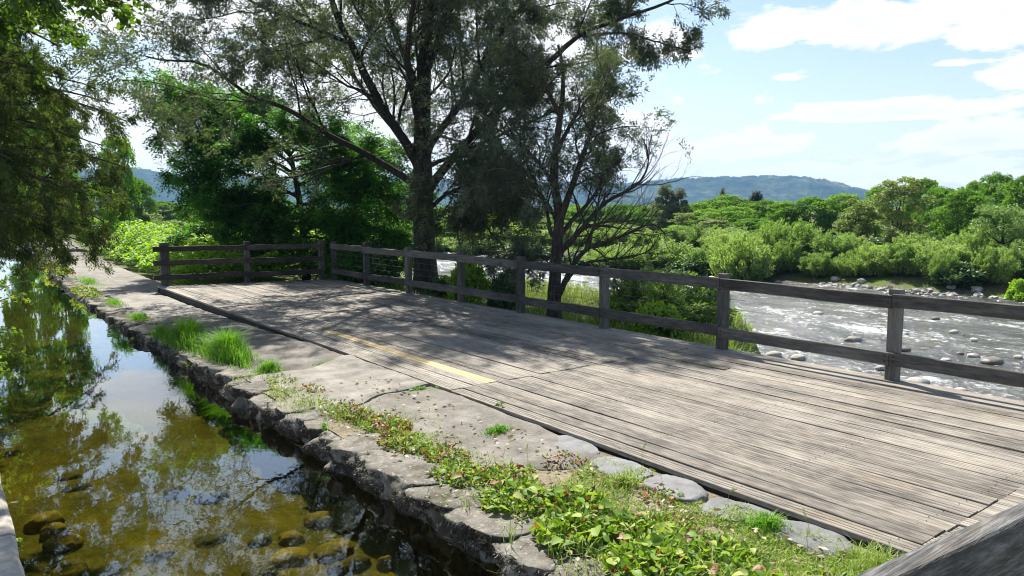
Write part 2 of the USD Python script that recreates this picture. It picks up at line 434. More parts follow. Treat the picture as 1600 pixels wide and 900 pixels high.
M['bark'] = bark_mat('willow_bark', (.020, .017, .014), (.065, .056, .046))
M['bark2'] = bark_mat('grey_bark', (.03, .025, .02), (.10, .085, .065), 20)
M['deck'] = wood_mat('deck_timber', (.072, .063, .053), (.210, .187, .157), (.355, .320, .27), 'y', 80, .38, .6)
M['rail_y'] = wood_mat('rail_timber', (.029, .027, .024), (.080, .073, .064), (.16, .148, .132), 'y', 50, .5, .5)
M['rail_x'] = wood_mat('end_rail_timber', (.022, .019, .016), (.055, .047, .039), (.11, .094, .078), 'x', 50, .5, .5)
M['post'] = wood_mat('post_timber', (.038, .035, .031), (.105, .096, .085), (.20, .185, .165), 'z', 50, .5, .5)
M['near_rail'] = wood_mat('near_rail_timber', (.020, .020, .020), (.095, .092, .088), (.27, .26, .25), 'x', 120, .4, 1.6)
M['joist'] = wood_mat('joist_timber', (.02, .016, .012), (.05, .042, .034), (.09, .075, .06), 'y', 40)
M['stone'] = stone_mat('coping_stone', [(.25, (.045, .039, .030)), (.48, (.130, .118, .098)), (.75, (.27, .252, .22))], 7, 1.2, spots=(.045, .042, .018), lich=(.30, .285, .25))
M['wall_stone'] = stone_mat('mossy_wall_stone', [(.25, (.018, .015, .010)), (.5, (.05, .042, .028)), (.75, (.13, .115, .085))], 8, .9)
M['edge_stone'] = stone_mat('edging_stone', [(.25, (.09, .09, .092)), (.5, (.17, .17, .172)), (.8, (.28, .28, .28))], 9, .7)
M['concrete'] = stone_mat('path_concrete', [(.28, (.065, .058, .050)), (.48, (.155, .142, .122)), (.72, (.29, .27, .235))], 3.2, 1.0, spots=(.12, .105, .085), dist=.012)
M['old_concrete'] = stone_mat('canal_concrete', [(.25, (.20, .18, .155)), (.5, (.36, .33, .285)), (.8, (.50, .46, .40))], 4, .7, spots=(.2, .18, .15))
M['pebble'] = stone_mat('river_stone', [(.25, (.15, .14, .125)), (.5, (.32, .305, .28)), (.75, (.52, .50, .465))], 2.2, .4, lich=(.2, .17, .13))
M['dark_pebble'] = stone_mat('wet_river_stone', [(.25, (.05, .045, .04)), (.5, (.11, .10, .085)), (.75, (.20, .18, .155))], 3, .4, rough=.5)
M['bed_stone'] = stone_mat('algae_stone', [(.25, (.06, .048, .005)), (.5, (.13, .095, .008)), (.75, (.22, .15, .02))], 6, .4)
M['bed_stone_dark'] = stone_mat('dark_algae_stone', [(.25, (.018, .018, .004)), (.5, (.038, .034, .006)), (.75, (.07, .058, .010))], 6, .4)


def cable_mat():
    g = G(); return g.done('wire_steel', g.n('principled_bsdf', 'BSDF', base_color=(.12, .115, .11), metallic=.3, roughness=.7))


M['wire'] = cable_mat()
_g = G(); M['nail'] = _g.done('rusty_nail', _g.n('principled_bsdf', 'BSDF', base_color=(.05, .035, .025), roughness=.8))


def paint_mat():
    g = G(); p = g.pos((1, .12, 1))
    n = g.noise(p, 42, 4, .65); n2 = g.noise(g.pos(), 3.0, 4, .6)
    f = g.m('add', g.m('multiply', n, .7), g.m('multiply', n2, .4))
    c = g.ramp(f, [(.38, (.19, .16, .11)), (.50, (.40, .29, .11)), (.78, (.52, .385, .15))])
    return g.done('yellow_paint', g.n('principled_bsdf', 'BSDF', base_color=c, roughness=.6))


def ground_mat():
    g = G(); p = g.pos()
    n1 = g.noise(p, .5, 6, .6); n2 = g.noise(p, 9.0, 5, .65)
    soil = g.ramp(n2, [(.3, (.055, .042, .028)), (.55, (.13, .105, .070)), (.8, (.24, .205, .15))])
    green = g.ramp(n2, [(.3, (.045, .075, .018)), (.7, (.13, .17, .045))])
    f = g.n('map_range', 'result', value=n1, from_min=.42, from_max=.56, to_min=.25, to_max=1.0, clamp=True)
    c = g.mixc(f, soil, green)
    sx = g.n('separate_xyz', 'x', vector=p)
    band = g.m('multiply', g.n('map_range', 'result', range_type='smoothstep', value=g.m('add', sx, g.m('multiply', n1, 2.0)), from_min=31.0, from_max=33.0, to_min=0.0, to_max=1.0, clamp=True), g.n('map_range', 'result', range_type='smoothstep', value=g.m('add', sx, g.m('multiply', n1, 3.0)), from_min=37.9, from_max=39.6, to_min=1.0, to_max=0.0, clamp=True))
    c = g.mixc(band, c, g.ramp(n2, [(.3, (.07, .065, .055)), (.55, (.19, .18, .16)), (.8, (.34, .33, .30))]))
    bp = g.n('bump', 'normal', height=n2, strength=.6, distance=.02)
    return g.done('earth_and_turf', g.n('principled_bsdf', 'BSDF', base_color=c, roughness=.95, normal=bp, specular_ior_level=.1))


def soil_mat():
    g = G(); p = g.pos()
    n2 = g.noise(p, 26.0, 5, .7); n1 = g.noise(p, 3.0, 4, .6)
    f = g.m('add', g.m('multiply', n2, .6), g.m('multiply', n1, .4))
    c = g.ramp(f, [(.3, (.085, .068, .045)), (.5, (.19, .16, .11)), (.72, (.33, .29, .21))])
    bp = g.n('bump', 'normal', height=n2, strength=.8, distance=.015)
    return g.done('dry_soil', g.n('principled_bsdf', 'BSDF', base_color=c, roughness=.95, normal=bp, specular_ior_level=.1))


def bed_mat():
    g = G(); p = g.pos((1, .6, 1))
    n1 = g.noise(p, 2.4, 6, .68); n2 = g.noise(p, 22.0, 5, .75)
    f = g.m('add', g.m('multiply', n1, .6), g.m('multiply', n2, .4))
    c = g.ramp(f, [(.30, (.016, .018, .002)), (.48, (.058, .052, .004)), (.62, (.12, .098, .008)), (.78, (.20, .15, .012))])
    bp = g.n('bump', 'normal', height=n2, strength=.8, distance=.03)
    return g.done('canal_bed_algae', g.n('principled_bsdf', 'BSDF', base_color=c, roughness=.9, normal=bp, specular_ior_level=.1))


def canal_water_mat():
    g = G()
    n1 = g.noise(g.pos((1.2, .5, 1)), 2.3, 3, .5); n2 = g.noise(g.pos((1.6, .8, 1)), 9, 2, .5)
    h = g.m('add', g.m('multiply', n1, .8), g.m('multiply', n2, .18))
    bp = g.n('bump', 'normal', height=h, strength=.06, distance=.03)
    fr = g.n('fresnel', 'fac', IOR=1.36, normal=bp)
    t = g.n('transparent_bsdf', 'BSDF', color=(.74, .74, .40))
    gl = g.n('glossy_bsdf', 'BSDF', color=(.92, .96, 1), roughness=.012, normal=bp)
    return g.done('canal_water', g.n('mix_closure', 'closure', fac=g.m('multiply_add', fr, 1.55, .02, clamp=True), closure1=t, closure2=gl))


def river_mat():
    g = G()
    st = g.pos((1.0, .42, 1), (0, 0, .12))
    n1 = g.noise(st, 1.6, 6, .66, dist=.5); n2 = g.noise(st, .33, 4, .6); n3 = g.noise(g.pos((1.3, .8, 1)), 7.0, 4, .65)
    foam = g.m('add', g.m('multiply', n1, .60), g.m('add', g.m('multiply', n2, .65), g.m('multiply', n3, .55)))
    ff = g.n('map_range', 'result', range_type='smoothstep', value=foam, from_min=.93, from_max=1.12, to_min=0.0, to_max=.80, clamp=True)
    hgt = g.m('add', g.m('multiply', n1, .6), g.m('multiply', n3, .5))
    bp = g.n('bump', 'normal', height=hgt, strength=.9, distance=.16)
    base = g.ramp(n2, [(.35, (.040, .044, .040)), (.65, (.095, .092, .078))])
    wa = g.n('principled_bsdf', 'BSDF', base_color=base, roughness=.10, ior=1.33, normal=bp, specular_ior_level=.65)
    fo = g.n('diffuse_bsdf', 'BSDF', color=(.66, .68, .70), normal=bp)
    return g.done('river_water', g.n('mix_closure', 'closure', fac=ff, closure1=wa, closure2=fo))


def hill_mat():
    g = G(); p = g.pos()
    n1 = g.noise(p, .02, 6, .65); n2 = g.noise(p, .004, 4, .6)
    f = g.m('add', g.m('multiply', n1, .6), g.m('multiply', n2, .4))
    c = g.ramp(f, [(.38, (.010, .022, .014)), (.52, (.04, .062, .03)), (.66, (.17, .14, .11))])
    return g.done('wooded_hill', g.n('diffuse_bsdf', 'BSDF', color=c))


M['faded_paint'] = wood_mat('faded_yellow_paint', (.12, .10, .06), (.26, .225, .12), (.42, .36, .19), 'y', 70)
M['paint'], M['ground'], M['soil'], M['bed'], M['canal'], M['river'], M['hill'] = paint_mat(), ground_mat(), soil_mat(), bed_mat(), canal_water_mat(), river_mat(), hill_mat()

# ------------------------------------------------------------------ the setting
CANAL_Z, RIVER_Z = -0.26, -2.0


def bank_x(y):       # the near bank's edge by the river
    return 10.6 + 6.4 * sstep(5.5, 13.5, y) + 0.5 * np.sin(y * .7) + .3 * np.sin(y * 1.9)


def canal_bend(y): return .0011 * np.maximum(y - 14, 0) ** 2       # the canal and its path bend gently to the right far off


def path_z(y): return -0.025 - 0.10 * sstep(9, 18, y) - .02 * sstep(6, 3, y)


def ground_z(x, y):
    xs = x - canal_bend(y)
    h = meshkit.fbm(np.stack([x * .35, y * .35, 0 * x], -1), 3, 5) - .5
    land = path_z(y) - .05 + 0 * x
    land = np.where(xs > 4.45, -0.36 + .12 * h, land)
    land = np.where(xs > 9.2, -0.45 + .3 * h, land)
    bx = bank_x(y)
    land = np.where(x > 9.2, land + (-2.7 - land) * sstep(bx - 1.2, bx + 1.2, x), land)
    far = -1.15 + .25 * h + .5 * sstep(60, 130, x)
    land = np.where(x > 30, -2.7 + (far + 2.7) * sstep(34.0, 41.5, x + 1.2 * h), land)
    bed = -0.66 + .10 * h
    chan = (xs > 0.24) & (xs < 2.86)
    land = np.where(chan, bed, land)
    land = np.where(xs <= 0.24, -0.10 + .25 * sstep(-.4, -3, xs) + .15 * h * sstep(0, -2, xs), land)
    return land


xs = np.unique(np.r_[-3000, -800, -300, -120, -60, -30, -15, np.arange(-8, 0, .5), 0.0, .12, .235, .245, np.linspace(.3, 2.84, 12), 2.855, 2.865, np.arange(3, 17.5, .33), np.arange(18, 34, 1.0), np.arange(34, 45, .5), np.arange(46, 80, 2.0), 90, 110, 140, 200, 350, 700, 1500, 3000])
ys = np.unique(np.r_[-600, -200, -80, -40, -20, np.arange(-10, 45, .5), np.arange(45, 100, 2.0), 110, 130, 160, 200, 260, 350, 500, 800, 1500, 3500])
# the sheet follows the canal's bend: each column keeps its distance from the channel while near it
gv, gf = sheet(xs, ys, lambda X, Y: 0 * X)
near = sstep(9, 4, np.abs(gv[:, 0] - 1.5))
ycap = np.minimum(gv[:, 1], 60)
gv[:, 0] += canal_bend(ycap) * near
z = ground_z(gv[:, 0], ycap)
gv[:, 2] = z
add('ground', (gv, gf), M['ground'], label='earth and turf along the canal, the river banks and the plain beyond', cat='ground', kind='structure', smooth=40)

yb = np.arange(-6, 60, .6); xb = np.linspace(.25, 2.85, 14)
bv, bf = sheet(xb, yb, lambda X, Y: -.62 + .13 * (meshkit.fbm(np.stack([X * 1.2, Y * 1.0, 0 * X], -1), 3, 9) - .5))
bv[:, 0] += canal_bend(bv[:, 1])
add('canal_bed', (bv, bf), M['bed'], label='olive algae covered bed under the clear canal water', cat='canal bed', kind='structure', smooth=True)
wv, wf = sheet(np.array([.20, 1.5, 2.95]), np.arange(-6, 60.1, 1.0), lambda X, Y: CANAL_Z + 0 * X)
wv[:, 0] += canal_bend(wv[:, 1])
add('canal_water', (wv, wf), M['canal'], label='still clear canal water mirroring the sky and trees', cat='water', kind='structure')

rng = np.random.default_rng(3)


def river_h(X, Y):
    p = np.stack([X * .9, Y * .45, 0 * X], -1)
    a = meshkit.fbm(p, 3, 21); b = meshkit.fbm(p * 3.1 + 5, 3, 22)
    rap = meshkit.fbm(np.stack([X * .16, Y * .09, 0 * X], -1), 2, 30)
    return RIVER_Z + (a - .5) * .18 * (.5 + 1.2 * rap) + (b - .5) * .15 * (.3 + 1.5 * rap)


rv1 = sheet(np.arange(10.0, 38.5, .14), np.arange(-2, 34, .22), river_h)
rv2 = sheet(np.arange(10.0, 38.5, .6), np.r_[np.arange(-60, -1.9, 2.0)], river_h)
rv3 = sheet(np.arange(10.0, 38.5, .5), np.r_[np.arange(33.78, 90, 1.0), 110, 140, 200, 400], river_h)
rv = cat([rv1, rv2, rv3])
add('river', rv, M['river'], label='shallow fast river with white riffles running past the boardwalk', cat='river', kind='structure', smooth=True)

# hills: a ridge far behind the plain
def hills():
    az = np.radians(np.linspace(-2, 78, 700)); rr = np.linspace(2100, 3200, 26)
    A, Rr = np.meshgrid(az, rr, indexing='ij')
    px = 800 + F * np.tan(A - HEAD) * 1.0
    top = np.interp(px, [-400, 100, 222, 262, 330, 500, 700, 900, 1000, 1060, 1130, 1200, 1260, 1310, 1360, 1400, 1500, 1700, 2400], [55, 50, 53, 47, 40, 48, 44, 38, 38, 41, 46, 47, 44, 34, 22, 12, 8, 14, 30])
    ridge = top / F * 2750 * .98 + EYE[2]
    k = np.exp(-((Rr - 2750) / 330) ** 2)
    n = meshkit.fbm(np.stack([np.sin(A) * Rr / 160, np.cos(A) * Rr / 160, 0 * A], -1), 5, 11) - .5
    n2 = meshkit.fbm(np.stack([np.sin(A) * Rr / 30, np.cos(A) * Rr / 30, 0 * A], -1), 3, 12) - .5
    z = -3 + (ridge + 3) * k + n * 16 * k + n2 * 9 * k + 7 * rng.random(A.shape) * k
    v = np.stack([np.sin(A) * Rr, np.cos(A) * Rr, z], -1).reshape(-1, 3)
    ny = len(rr); i, j = np.meshgrid(np.arange(len(az) - 1), np.arange(ny - 1), indexing='ij'); a = i * ny + j
    return v, np.stack([a, a + 1, a + ny + 1, a + ny], -1).reshape(-1, 4)


add('hills', hills(), M['hill'], label='long wooded ridge blue with distance beyond the river plain', cat='hills', kind='structure', smooth=True)

# footpath: broken concrete slabs between the coping stones and the deck
def left_edge(y): return 3.08 + .16 * np.sin(y * 1.3) + .10 * np.sin(y * 3.1 + 1) + .28 * sstep(7.5, 4.2, y)


path = thing('footpath', 'broken grey concrete footpath between canal wall and boardwalk', 'path', kind='structure')
bounds = [(lambda u: 4.25 + .5 * np.sin(u * 3 + .3) * u + .35 * (1 - u) * np.sin(u * 7), lambda u: 7.30 - .15 * np.cos(u * 4) + .05 * np.sin(u * 13)),
          (lambda u: 7.34 - .15 * np.cos(u * 4) + .05 * np.sin(u * 13), lambda u: 9.15 + .38 * u + .08 * np.sin(u * 9)),
          (lambda u: 9.19 + .38 * u + .08 * np.sin(u * 9), lambda u: 12.4 + .2 * u + 0.05 * np.sin(u * 11)),
          (lambda u: 12.43 + .2 * u + 0.05 * np.sin(u * 11), lambda u: 16.2 - .2 * u),
          (lambda u: 16.23 - .2 * u, lambda u: 21.0 + .1 * u), (lambda u: 21.03 + .1 * u, lambda u: 27.0 + 0 * u), (lambda u: 27.04 + 0 * u, lambda u: 36.0 + 0 * u), (lambda u: 36.04 + 0 * u, lambda u: 58.0 + 0 * u)]
for k, (lo, hi) in enumerate(bounds):
    nu, nv = 22, 40
    u = np.linspace(0, 1, nu); v_ = np.linspace(0, 1, nv)
    Uu, Vv = np.meshgrid(u, v_, indexing='ij')
    Y = lo(Uu) * (1 - Vv) + hi(Uu) * Vv
    xr = np.where(Y < 21.3, 4.47, 4.47 + np.minimum(.55, (Y - 21.3) * .3)) + canal_bend(Y) * sstep(20, 24, Y)
    xl = left_edge(Y) + canal_bend(Y)
    X = xl + (xr - xl) * Uu
    nz = meshkit.fbm(np.stack([X * 2.2, Y * 2.2, 0 * X + k * 7], -1), 4, 40 + k) - .5
    nf = meshkit.fbm(np.stack([X * 14, Y * 14, 0 * X + k], -1), 2, 60 + k) - .5
    edge = np.minimum(np.minimum(Uu, 1 - Uu) * 8, np.minimum(Vv, 1 - Vv) * 25)
    Z = path_z(Y) + nz * .05 + nf * .016 - .035 * np.exp(-edge * 1.6) + (.012 if k % 2 else 0) + .042 * sstep(.6, 1.0, Uu) * sstep(4.6, 5.6, Y) * sstep(13.5, 10.5, Y)
    vt = np.stack([X, Y, Z], -1)
    top = vt.reshape(-1, 3)
    i, j = np.meshgrid(np.arange(nu - 1), np.arange(nv - 1), indexing='ij'); a = i * nv + j
    f = np.stack([a, a + nv, a + nv + 1, a + 1], -1).reshape(-1, 4)
    ring = np.r_[[i * nv for i in range(nu)], [(nu - 1) * nv + j for j in range(1, nv)], [i * nv + nv - 1 for i in range(nu - 2, -1, -1)], [j for j in range(nv - 2, 0, -1)]]
    low = top[ring] - [0, 0, .14]
    nr = len(ring); b = len(top); r2 = np.roll(np.arange(nr), -1)
    sk = np.stack([ring, b + np.arange(nr), b + r2, ring[r2]], -1)
    add('slab', (np.vstack([top, low]), np.vstack([f, sk])), M['concrete'], path, smooth=35)

# soil strip between stones, slabs and deck
sv, sf = sheet(np.linspace(2.85, 4.5, 30), np.arange(-1, 13, .12), lambda X, Y: path_z(Y) - .035 + .035 * (meshkit.fbm(np.stack([X * 3, Y * 3, 0 * X], -1), 4, 77) - .5))
add('soil_strip', (sv, sf), M['soil'], label='dry brown soil showing between the coping stones and the deck', cat='soil', kind='structure', smooth=True)

# ------------------------------------------------------------------ canal walls
def block_stone(c, size, rng, sub=3):
    m = trimesh.creation.icosphere(subdivisions=sub, radius=1.0); v = np.array(m.vertices); sd = int(rng.integers(1e6))
    p = .74
    v = np.sign(v) * np.abs(v) ** p; v /= np.maximum(1e-6, np.abs(v).max(1, keepdims=True)) ** .40
    lo = meshkit.fbm(v * 1.2 + 3, 2, sd) - .5; hi = meshkit.fbm(v * 3.6 + 9, 4, sd + 1) - .5
    v = v * (1 + .65 * lo + .34 * hi)[:, None]
    v[:, 2] = np.where(v[:, 2] > .60, .60 + (v[:, 2] - .60) * .30, v[:, 2]) + .20 * rng.normal() * v[:, 0] * (v[:, 2] > 0) * .4
    a = .22 * rng.normal(); r = np.array([[math.cos(a), -math.sin(a), 0], [math.sin(a), math.cos(a), 0], [0, 0, 1]])
    return (v * np.asarray(size)) @ r.T + np.asarray(c), np.array(m.faces)


wall = thing('canal_wall', 'rough mossy boulder wall along the path side of the canal', 'wall', (2.75, 8, -.3))
y = .4; stones = []
while y < 42:
    ln = (.34 + .26 * rng.random()) * (1 + .012 * max(0, y - 10))
    w = .20 + .05 * rng.random()
    tz = path_z(y) + .005 + .05 * (rng.random() - .4)
    cx = 2.955 + canal_bend(y) + .05 * (rng.random() - .5)
    hz = .24
    st = block_stone((cx, y + ln / 2, tz - .16), (w + .02 + .06 * rng.random(), ln * .56, .18), rng, 3 if y < 16 else 2)
    stones.append((cx, y, ln, tz, st)); add('stone', st, M['stone'], wall, smooth=50)
    y += ln * .94
y = .2
while y < 42:
    ln = .45 + .35 * rng.random()
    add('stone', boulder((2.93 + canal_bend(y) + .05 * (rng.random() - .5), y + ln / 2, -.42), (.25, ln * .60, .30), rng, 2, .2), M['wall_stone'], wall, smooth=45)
    y += ln
# moss and dead roots hanging on the wall face
mp, md = [], []
for cx, y0, ln, tz, st in stones:
    if y0 > 20: break
    tm = trimesh.Trimesh(*st, process=False); fn = tm.face_normals
    wgt = tm.area_faces * np.clip(-fn[:, 0] * 1.4 + .25 - .9 * np.maximum(fn[:, 2], 0), 0, 1)
    n = int((1800 if y0 < 9 else 600) * wgt.sum() / .1)
    fi = rng.choice(len(fn), n, p=wgt / wgt.sum()); bc = rng.dirichlet([1, 1, 1], n)
    q = (st[0][st[1][fi]] * bc[..., None]).sum(1)
    keep = meshkit.fbm(q * 4.5, 3, 90) > .40
    mp.append(q[keep]); md.append(fn[fi][keep])
mp, md = np.vstack(mp), np.vstack(md); n = len(mp)
d = norm(md * .3 + rng.normal(size=(n, 3)) * .55 + [0, 0, -.75])
(mv, mf), mt = leaf_quads(mp, d, .014 + .024 * rng.random(n), .011, rng, np.clip(meshkit.noise(mp * 5, 3) * .8 + .3 * rng.random(n) - .15, 0, 1))
add('hanging_moss', (mv, mf), M['moss'], wall, kind='stuff', tint=mt)

lw = thing('canal_kerb', 'pale concrete kerb on the far left side of the canal', 'kerb', (.1, 6, -.1))
for y0, y1 in [(1.5, 3.9), (3.93, 5.62), (5.65, 7.9), (7.93, 11), (11.03, 15), (15.04, 20), (20.04, 26)]:
    n = 10; k = np.linspace(0, 1, n); yy = y0 + (y1 - y0) * k
    sec = np.array([(-.35, -.62), (.275, -.62), (.265, -.06), (.245, -.035), (-.35, -.03)])
    v = np.concatenate([np.stack([sec[:, 0] + canal_bend(q) + .012 * rng.normal(size=5) * [0, 1, 1, 1, 0], np.full(5, q), sec[:, 1] + .005 * rng.normal(size=5)], 1) for q in yy])
    f = []
    for i in range(n - 1):
        for j in range(5):
            j2 = (j + 1) % 5; f += [(i * 5 + j, (i + 1) * 5 + j, (i + 1) * 5 + j2), (i * 5 + j, (i + 1) * 5 + j2, i * 5 + j2)]
    for j in (1, 2, 3): f += [(0, j, j + 1), ((n - 1) * 5, (n - 1) * 5 + j + 1, (n - 1) * 5 + j)]
    add('block', (v, np.array(f)), M['old_concrete'], lw)

# ------------------------------------------------------------------ boardwalk
DX0, DX1, DY1 = 4.5, 9.0, 21.35
deck = thing('boardwalk', 'weathered grey timber boardwalk with long grooved planks', 'boardwalk', (6.75, 10, 0))
def deck_end(x): return 21.3 - .21 * (x - 4.5)
rows = 27; pitch = (DX1 - DX0) / rows
cuts = [-3.0, 1.96, 7.04, 11.75, 16.5]
def plank_mesh(x0, x1, y0, y1, z, rng, ends):
    """grooved board: four shallow channels along its length"""
    w = x1 - x0; ng = int(rng.integers(2, 4)); g = w / (ng + 1.0); th = .038; dp = .0015 + .0035 * rng.random()
    prof = [(0, -th), (0, -.004), (.004, 0)]
    for k in range(1, ng + 1):
        c = k * g + .006 * rng.normal(); prof += [(c - .005, 0), (c - .0025, -dp), (c + .0025, -dp), (c + .005, 0)]
    prof += [(w - .004, 0), (w, -.004), (w, -th)]
    prof = np.array(prof); n = len(prof); S = 4
    k = np.linspace(0, 1, S); v = []
    bow = .0035 * rng.normal(size=S); lat = .002 * rng.normal(size=S)
    for i in range(S):
        yy = y0 + (y1 - y0) * k[i] + (0 if i not in (0, S - 1) else ends * rng.normal() * .003)
        v.append(np.stack([x0 + prof[:, 0] + lat[i], np.full(n, yy), z + prof[:, 1] + bow[i]], 1))
    v = np.vstack(v); f = []
    for i in range(S - 1):
        for j in range(n - 1):
            a, b = i * n + j, i * n + j + 1; f += [(a, b + n, b), (a, a + n, b + n)]
    for e, s in ((0, 1), ((S - 1) * n, -1)):
        for j in range(1, n - 1): f.append((e, e + j, e + j + 1) if s > 0 else (e, e + j + 1, e + j))
    return v, np.array(f)
paint_rows = {}
for r in range(rows):
    for c in range(5):
        x0 = DX0 + r * pitch
        gap = .004 + .013 * rng.random() ** 2
        y0 = cuts[c] + .004; y1 = (cuts[c + 1] if c < 4 else deck_end(x0 + pitch / 2) + .02 * rng.normal()) - .004
        mat, lb = M['deck'], None
        tn = np.clip(.5 + .27 * rng.normal(), 0, 1)
        z = .0035 * rng.normal()
        if r == 3 and c == 2:
            mat, lb = M['paint'], 'long plank painted yellow'
        add('plank', plank_mesh(x0 + gap / 2, x0 + pitch - gap / 2, y0, y1, z, rng, 1), mat, deck, label=lb, tint=tn)
# a short yellow board piece set near the river railing
add('yellow_strip', plank_mesh(7.83, 7.95, 5.8, 6.85, .012, rng, 0), M['faded_paint'], deck, label='faded short yellow strip near the river railing')
add('edge_beam', beam((4.56, -3, -.13), (4.56, 21.2, -.13), .07, .17, rng, 12), M['joist'], deck)
add('edge_beam', beam((8.94, -3, -.14), (8.94, 20.3, -.14), .08, .19, rng, 12), M['joist'], deck)
add('edge_beam', beam((4.5, 21.18, -.13), (8.98, 20.25, -.13), .07, .17, rng, 8), M['joist'], deck)
for yj in np.arange(-2.5, 20.4, 1.15):
    add('joist', beam((4.62, yj, -.12), (8.88, yj, -.12), .07, .14, rng, 3), M['joist'], deck)
add('outer_board', beam((9.075, -3, -.035), (9.075, 20.3, -.035), .12, .045, rng, 24, .004), M['deck'], deck, tint=.4)
for yj in np.arange(1, 20.5, 3.2):
    add('pile', beam((8.8, yj, -2.6), (8.8, yj, -.23), .18, .18, rng, 3, up=(1, 0, 0)), M['joist'], deck)

# nail heads where the near planks cross the joists
nh = []
for yj in np.arange(-2.5, 20.4, 1.15):
    if .8 < yj < 9:
        for r in range(rows):
            for fx in (.22, .78):
                a = np.arange(6) * np.pi / 3; c = [DX0 + (r + fx) * pitch + .006 * rng.normal(), yj + .012 * rng.normal(), .0075]
                ring = np.stack([c[0] + .0055 * np.cos(a), c[1] + .0055 * np.sin(a), np.full(6, c[2] - .006)], 1)
                nh.append((np.vstack([[c[0], c[1], c[2] - .001], ring]), np.array([(0, i + 1, (i + 1) % 6 + 1) for i in range(6)])))
add('nail_heads', cat(nh), M['nail'], deck, kind='stuff')

# river railing
POST_Y = [-.75, 1.75, 4.25, 6.72, 9.17, 11.5, 13.65, 15.95, 18.2, 20.25]
RX = 9.02
rr_ = thing('river_railing', 'dark weathered timber railing between the boardwalk and the river', 'railing', (RX, 10, 0))
for yp in POST_Y:
    xx = RX + .012 * rng.normal(); lean = .012 * rng.normal()
    add('post', beam((xx, yp, -.55), (xx + lean, yp + .5 * lean, 1.105 + .012 * rng.normal()), .135, .135, rng, 6, .002, .01, up=(1, 0, 0)), M['post'], rr_, tint=rng.random())
for a, b in zip(POST_Y[:-1], POST_Y[1:]):
    for zt, hg in ((.965, .155), (.265, .155)):
        # two-bay rails butt on the posts' inner face
        bolts = []
        for yb_, zz_ in ((a + .05, zt + .03), (a + .05, zt - .035), (b - .05, zt + .03), (b - .05, zt - .035)):
            cy = trimesh.creation.cylinder(.011, .02, sections=8); cy.apply_transform(trimesh.transformations.rotation_matrix(np.pi / 2, [0, 1, 0])); cy.apply_translation([RX - .121, yb_, zz_])
            bolts.append(cy)
        rp_ = add('rail', beam((RX - .095, a + .003, zt + .008 * rng.normal()), (RX - .095, b - .003, zt + .008 * rng.normal()), .05, hg, rng, 9, .004, .006), M['rail_y'], rr_, tint=rng.random())
        for cy in bolts: add('bolt', cy, M['nail'], rp_)
for zw in (.45, .60, .74):
    P = np.stack([np.full(60, RX + .02), np.linspace(-.7, 20.2, 60), np.full(60, zw)], 1)
    add('wire', tubes(P[None], np.full((1, 60), .0030), 5), M['wire'], rr_)

er = thing('end_railing', 'dark three-rail timber railing across the far end of the boardwalk', 'railing', (6.8, 20.9, 0))
E0, E1 = np.array([4.62, 21.45]), np.array([8.72, 20.45])
def ept(k, off=0.0):
    p = E0 + (E1 - E0) * k; nrm_ = np.array([-(E1 - E0)[1], (E1 - E0)[0]]) / np.linalg.norm(E1 - E0)
    return p - nrm_ * off
for k, ww in ((.03, .22), (.52, .13), (1.0, .15)):
    p = ept(k)
    add('post', beam((*p, -.4), (*p, 1.13), ww, .15, rng, 5, .002, .01, up=(0, 1, 0)), M['post'], er, tint=.1 + .3 * rng.random())
for zt in (.965, .60, .215):
    for a, b in ((-.035, .519), (.522, 1.0)):
        p, q = ept(a, .10), ept(b, .10)
        add('rail', beam((*p, zt), (*q, zt + (.05 if zt < .5 else .02) * (b - a)), .05, .135, rng, 7, .003, .006), M['rail_x'], er, tint=rng.random() * .5)

# near railing in the right corner: a heavy board on edge, its face in shade
nr_ = thing('near_railing', 'heavy charcoal grey timber rail close up in the lower right corner', 'railing', (2.6, .95, 0))
def near_rail():
    n = 60; k = np.linspace(0, 1, n); x = .75 + 4.2 * k; yc = 1.0145 - .087 * (x - 2.05)
    sec = np.array([(-.066, -.30), (.020, -.30), (.022, -.03), (.020, -.004), (.012, .0), (-.056, .002), (-.064, -.005), (-.067, -.05)])
    v = []
    for i in range(n):
        wv = meshkit.noise(np.array([[x[i] * 3.2, s * 1.7, 2.0] for s in range(8)]), 4) - .5
        v.append(np.stack([np.full(8, x[i]), yc[i] + sec[:, 0] + wv * .008, 1.0 + sec[:, 1] + wv * .006], 1))
    v = np.vstack(v); f = []
    for i in range(n - 1):
        for j in range(8):
            j2 = (j + 1) % 8; a, b, c, d = i * 8 + j, i * 8 + j2, (i + 1) * 8 + j2, (i + 1) * 8 + j; f += [(a, c, b), (a, d, c)]
    for j in range(1, 7): f += [(0, j, j + 1), ((n - 1) * 8, (n - 1) * 8 + j + 1, (n - 1) * 8 + j)]
    return v, np.array(f)
add('rail', near_rail(), M['near_rail'], nr_, tint=.5, smooth=25)
for xp in (.95, 4.0):
    yc = 1.0145 - .087 * (xp - 2.05) + .1
    add('post', beam((xp, yc, -.5), (xp, yc, .95), .13, .13, rng, 4, .002, .01, up=(1, 0, 0)), M['post'], nr_, tint=.2)

# flat stones edging the deck
es = thing('stone_edging', 'row of flat grey stones along the near left edge of the boardwalk', 'edging', (4.3, 3.5, -.1))
y = 1.55
while y < 5.2:
    ln = .42 + .22 * rng.random()
    add('stone', boulder((4.33 - .03 * rng.random(), y + ln / 2, -.105 + .01 * rng.normal()), (.19, ln * .52, .10), rng, 3, .2, .55), M['edge_stone'], es, smooth=45)
    y += ln * 1.08
